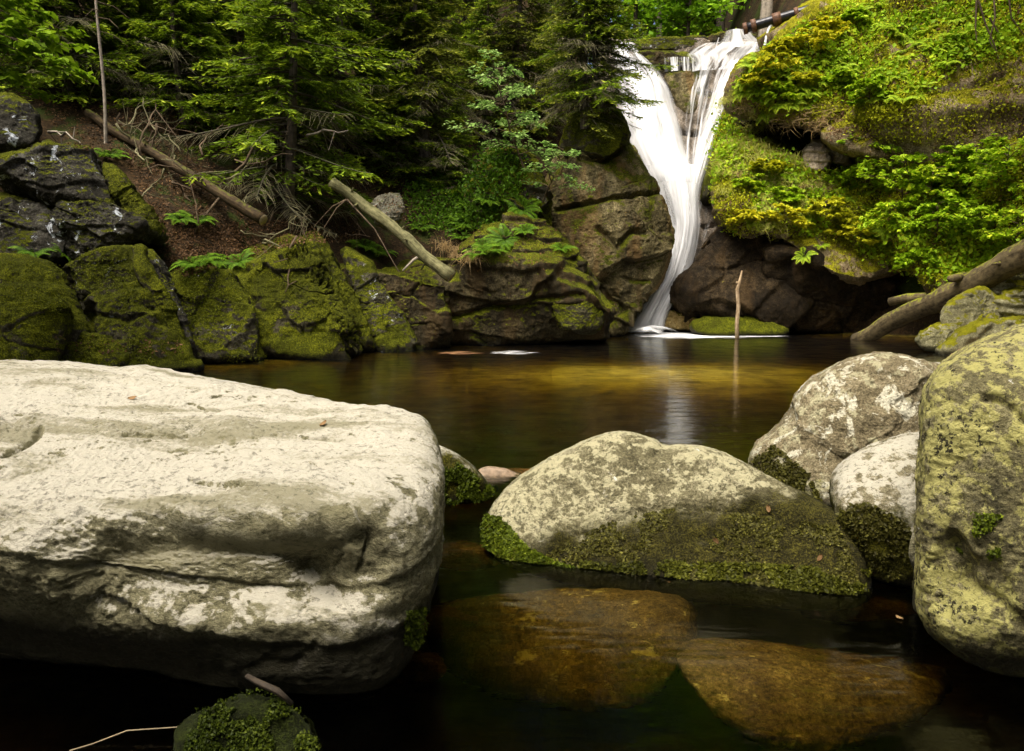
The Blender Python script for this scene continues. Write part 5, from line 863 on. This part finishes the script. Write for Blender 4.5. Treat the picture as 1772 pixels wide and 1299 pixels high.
B = Bag(); c = P(1668, 478, 20.0) - np.array(lo.location); e = P(1645, 482, 19.5) - np.array(lo.location); B.tube(np.array([c, e]), [0.12, 0.09], 8, True); link('stub', B.mesh('stub', [M_log3], True), lo)
st = thing('upright_stick', PZ(1276, 588, -0.3), 'pale crooked stick poking straight up from the pool before the falls', 'stick'); O = np.array(st.location); B = Bag()
pl = np.array([P(x, y, 23.6) for x, y in ((1276, 596), (1275, 560), (1278, 530), (1276, 500), (1279, 490), (1284, 468))]); O = pl[0]; st.location = O; B.tube(pl - O, [0.06, 0.06, 0.055, 0.05, 0.045, 0.025], 8, True, wob=0.2); B.tube(np.array([pl[4], P(1274, 488, 23.6)]) - O, [0.04, 0.03], 6, True)
link('shaft', B.mesh('shaft', [bark_mat('bleached_stick', (0.16, 0.10, 0.05), (0.42, 0.32, 0.20))], True), st)
B = Bag(); pl = np.array([P(x, y, Yd) for x, y, Yd in ((428, 1170, 2.72), (445, 1180, 2.68), (480, 1196, 2.64), (505, 1218, 2.66))]); B.tube(pl - pl[0], [0.010, 0.012, 0.011, 0.008], 8, True, wob=0.3)
tw = tag(link('driftwood_stick', B.mesh('driftwood_stick', [flat_mat('brown_stick', (0.028, 0.018, 0.008), 0.8, 0.4, 60)], True)), 'short brown stick lying on the mossy stone under the big boulder', 'stick'); tw.location = pl[0]
B = Bag(); pl = np.array([P(x, y, Yd) for x, y, Yd in ((120, 1299, 2.62), (160, 1287, 2.66), (220, 1264, 2.7), (335, 1256, 2.72))]); B.tube(pl - pl[0], [0.003, 0.003, 0.003, 0.002], 5)
tw = tag(link('grass_stalk', B.mesh('grass_stalk', [flat_mat('dry_stalk', (0.20, 0.16, 0.09))], True)), 'thin dry stalk lying along the foot of the big boulder', 'stalk'); tw.location = pl[0]
DB = [((435, 250), (310, 415), 20.4, 'long bare twig propped against the brown fallen trunk'), ((260, 225), (245, 290), 20.3, 'short reddish twig hanging above the brown fallen trunk'), ((85, 220), (150, 255), 18.6, 'pale dead branch on top of the dark left outcrop'), ((525, 235), (600, 222), 20.6, 'pale dead limb sticking out among the spruce fronds'), ((270, 210), (262, 300), 20.2, 'dark twig dangling beside the brown fallen trunk'), ((385, 345), (320, 415), 19.0, 'orange brown stick leaning below the brown fallen trunk'), ((300, 315), (330, 350), 19.4, 'forked twig under the brown fallen trunk')]
for k, (a, b, Yd, lb) in enumerate(DB):
    B = Bag(); a, b = P(*a, Yd), P(*b, Yd - 0.3); rs = np.random.RandomState(k); q = np.linspace(0, 1, 7); pl = a + (b - a) * q[:, None] + rs.normal(0, 0.05, (7, 3)); B.tube(pl - pl[0], 0.035 - 0.022 * q, 6, True)
    for j in (2, 3, 4): B.tube(np.array([pl[j], pl[j] + rs.normal(0, 0.2, 3), pl[j] + rs.normal(0, 0.35, 3)]) - pl[0], [0.014, 0.01, 0.005], 4)
    o = tag(link('dead_branch', B.mesh('dead_branch', [M_pbark if 'pale' in lb else M_twig], True)), lb, 'branch'); o.location = pl[0]
rs = np.random.RandomState(66)
for k in range(5):
    B = Bag(); n_ = 7; d = nrm(rs.normal(0, 1, 3) * [1, .5, .8]); q = np.linspace(0, 1, n_)[:, None]; pl = d * q + np.cumsum(rs.normal(0, 0.05, (n_, 3)), 0); B.tube(pl, 0.02 - 0.012 * q[:, 0], 5, True)
    for j in (2, 3, 5): e = rs.normal(0, 0.3, 3); B.tube(np.array([pl[j], pl[j] + e * .5, pl[j] + e + [0, 0, -.06]]), [.009, .007, .003], 4)
    me = B.mesh('dead_branch', [M_twig if k % 2 else M_dead], True)
    for p_, n2 in list(zip(*TW))[k::5]: o = tag(link('dead_branch', me), 'thin bare twig tangled on the leafy slope around the brown fallen trunk', 'branch', 'twigs on the leafy slope'); o.location = p_ + n2 * rs.uniform(.05, .5); o.rotation_euler = rs.uniform(-3, 3, 3); o.scale = (rs.uniform(.7, 1.5),) * 3
rv = thing('hanging_roots', P(1700, -10, 24.0), 'thin bare roots dangling down the mossy wall in the upper right corner', 'roots'); O = np.array(rv.location); rs = np.random.RandomState(4)
for k, pl in enumerate([[(1690, -10), (1705, 40), (1722, 80), (1735, 130)], [(1720, -10), (1722, 30), (1712, 70), (1740, 120)], [(1745, -10), (1750, 30), (1772, 60)], [(1690, 0), (1688, 50), (1692, 80)], [(1712, 30), (1730, 60), (1737, 100)]]):
    B = Bag(); B.tube(np.array([P(x, y, 23.6 + 0.1 * k) for x, y in pl]) - O, np.linspace(0.03, 0.012, len(pl)), 6); link('root', B.mesh('root', [M_twig], True), rv)
pp = thing('drain_pipe', P(1286, 50, 30.2), 'black iron pipe jutting out above the falls from the right bank', 'pipe'); O = np.array(pp.location); M_iron = flat_mat('black_iron', (0.025, 0.025, 0.028), 0.35, 0.5, 12, 0.6); M_rust = flat_mat('rusty_iron', (0.10, 0.045, 0.02), 0.7, 0.5, 14)
a, b = P(1286, 50, 30.2) - O, P(1430, 8, 29.4) - O; V, q, t_, U = tube(np.array([a + (b - a) * k for k in np.linspace(0, 1, 8)]), 0.17, 16); link('pipe', mesh('pipe', V, [q, t_], [M_iron]), pp)
for f0, f1, r_ in ((0.0, 0.05, 0.20), (0.10, 0.16, 0.24), (0.36, 0.46, 0.23), (0.62, 0.67, 0.21)): V, q, t_, U = tube(np.array([a + (b - a) * f0, a + (b - a) * f1]), r_, 16); link('flange', mesh('flange', V, [q, t_], [M_rust]), pp)
B = Bag(); pl = np.array([P(x, y, 29.9) for x, y in ((1336, 40), (1330, 50), (1326, 64), (1324, 78))]); B.tube(pl - pl[0], [0.06, 0.05, 0.045, 0.05], 6); jw = tag(link('water_jet', B.mesh('water_jet', [flat_mat('jet_water', (0.85, 0.87, 0.88), 0.3, 0.05)], True)), 'thin white jet of water leaking from the iron pipe', 'water'); jw.location = pl[0]

# ------------------------------------------------------------------ the wood upstream, behind the falls
def broad_tree(loc, h, r, trunk_r, mat, bark, label, seed, n=2600, size=0.3, low=0.3, group='trees above the falls'):
    rs = np.random.RandomState(seed); t_ = thing('forest_tree', loc, label, 'tree', group); B = Bag(); zz = np.linspace(0, h, 10); B.tube(np.stack([0.05 * np.sin(zz + seed), 0 * zz, zz], 1), trunk_r * (1.05 - 0.8 * zz / h), 10)
    C = []
    for k in range(26):
        z = h * (low + (1 - low) * rs.rand()); az = rs.uniform(0, 6.28); l_ = r * (1.2 - 0.7 * z / h) * rs.uniform(.5, 1.1); o = np.array([math.cos(az) * l_, math.sin(az) * l_, rs.uniform(-.25, .3) * l_]); B.tube(np.array([[0, 0, z], o * 0.5 + [0, 0, z + .1], o + [0, 0, z]]), [0.05, 0.03, 0.01], 5)
        m_ = n // 26; u = rs.uniform(0.25, 1.1, m_); C.append(np.array([0, 0, z]) + o * u[:, None] + rs.normal(0, 1, (m_, 3)) * np.array([.5, .5, .16]) * (0.5 + 0.3 * r * 0.3))
    C = np.vstack(C); k = len(C); a = nrm(rs.normal(size=(k, 3)) * np.array([1, 1, .5])); b_ = nrm(np.cross(a, np.array([0, 0, 1.0]) + rs.normal(0, .5, (k, 3)))); sz = size * rs.uniform(.5, 1.3, k); L_ = Bag(); L_.leaves(C, a * (sz * .5)[:, None], b_ * (sz * .32)[:, None], np.clip(0.45 + 0.4 * fbm(C * .5, 3, seed) + rs.normal(0, .18, k), 0, 1))
    link('trunk', B.mesh('trunk', [bark], True), t_); link('crown', L_.mesh('crown', [mat]), t_)
FT = [(1131, 40, 2.6, 0.24, M_wood, M_pbark, 'forest tree with grey brown trunk above the mossy slab of the falls', 9, .55), (1307, 36, 2.2, 0.26, M_wood, M_pbark, 'pale straight trunk rising behind the iron pipe', 12, .7), (1346, 44, 2.2, 0.13, M_wood, M_pbark, 'slender pale trunk right of the straight trunk behind the pipe', 11, .6), (1108, 50, 2.8, 0.15, M_wood, M_pbark, 'thin pale trunk at the left rim of the forest above the falls', 10, .4), (1180, 38, 3.0, 0.12, M_wood, M_bark, 'bright leafy young tree in the middle of the gap above the falls', 7, .1), (1232, 42, 3.0, 0.25, M_wood, M_bark, 'dark trunked forest tree left of the pale trunk', 12, .35), (1150, 52, 3.4, 0.15, M_wood, M_bark, 'bright green tree far back above the falls', 9, .05), (1270, 54, 3.4, 0.15, M_wood, M_bark, 'leafy tree far back behind the pale trunk', 9, .05), (1210, 60, 3.6, 0.2, M_wood, M_bark, 'distant leafy tree deep in the gap above the falls', 11, .05), (1090, 46, 3.4, 0.2, M_spruce, M_bark, 'dark tree behind the spruces at the left rim of the falls', 10, .1), (1370, 42, 3.2, 0.2, M_wood, M_bark, 'green tree on the rise behind the end of the pipe', 9, .1), (1400, 50, 3.6, 0.2, M_wood, M_bark, 'shaded tree far behind the high mossy brow', 11, .05)]
for k, (px, Yd, r, tr, mt, bk_, lb, h, low) in enumerate(FT):
    x = (px - CX) / F * Yd; z = float(ground_z(np.array([[x]]), np.array([[float(Yd)]]))[0, 0]); broad_tree((x, Yd, z - 0.2), h, r, tr, mt, bk_, lb, 300 + k, low=low, n=3000)
# the far wood upstream, plus unseen leaf walls added to block low sky light
fw = Bag(); rs = np.random.RandomState(77); C = []; 
def leaf_wall(xs, ys, n, hh, spread=2.6):
    k = rs.randint(0, len(xs), n); x = np.array(xs)[k] + rs.normal(0, spread, n); y = np.array(ys)[k] + rs.normal(0, spread * .7, n); z0 = ground_z(x[None], y[None])[0]; return np.stack([x, y, z0 + hh * rs.uniform(0, 1, n) ** 0.9], 1)
ang = np.linspace(R(150), R(390), 60)
C.append(leaf_wall(list(-1 + 15 * np.cos(ang)), list(2 + 11 * np.sin(ang)), 26000, 15))  # ring behind the camera, out of view, added to darken undersides
C.append(leaf_wall(list(np.linspace(-22, 30, 40)), [58 + 6 * math.sin(i) for i in range(40)], 30000, 34))
C.append(leaf_wall(list(np.linspace(-34, -12, 30)), list(np.linspace(14, 40, 30)), 30000, 26, 3))
C.append(leaf_wall(list(np.linspace(17, 24, 20)), list(np.linspace(10, 42, 20)), 20000, 20, 3))
C = np.vstack(C); C = C[~((C[:, 1] > 0) & (np.abs(C[:, 0]) < 0.78 * C[:, 1] + 1.5) & (C[:, 1] < 48) & (C[:, 2] < 2.5 + 0.44 * C[:, 1]))]; k = len(C); a = nrm(rs.normal(size=(k, 3)) * np.array([1, 1, .5])); b_ = nrm(np.cross(a, np.array([0, 0, 1.0]) + rs.normal(0, .4, (k, 3)))); sz = rs.uniform(.5, 1.3, k)
fw.leaves(C, a * (sz * .5)[:, None], b_ * (sz * .3)[:, None], np.clip(0.35 + .3 * fbm(C * .3, 3, 5) + rs.normal(0, .15, k), 0, 1)); tag(link('far_wood_and_sky_screen', fw.mesh('far_wood_and_sky_screen', [M_spruce])), 'dark far spruce wood plus unseen leaf walls added to block low sky light', 'wood', None, 'stuff')
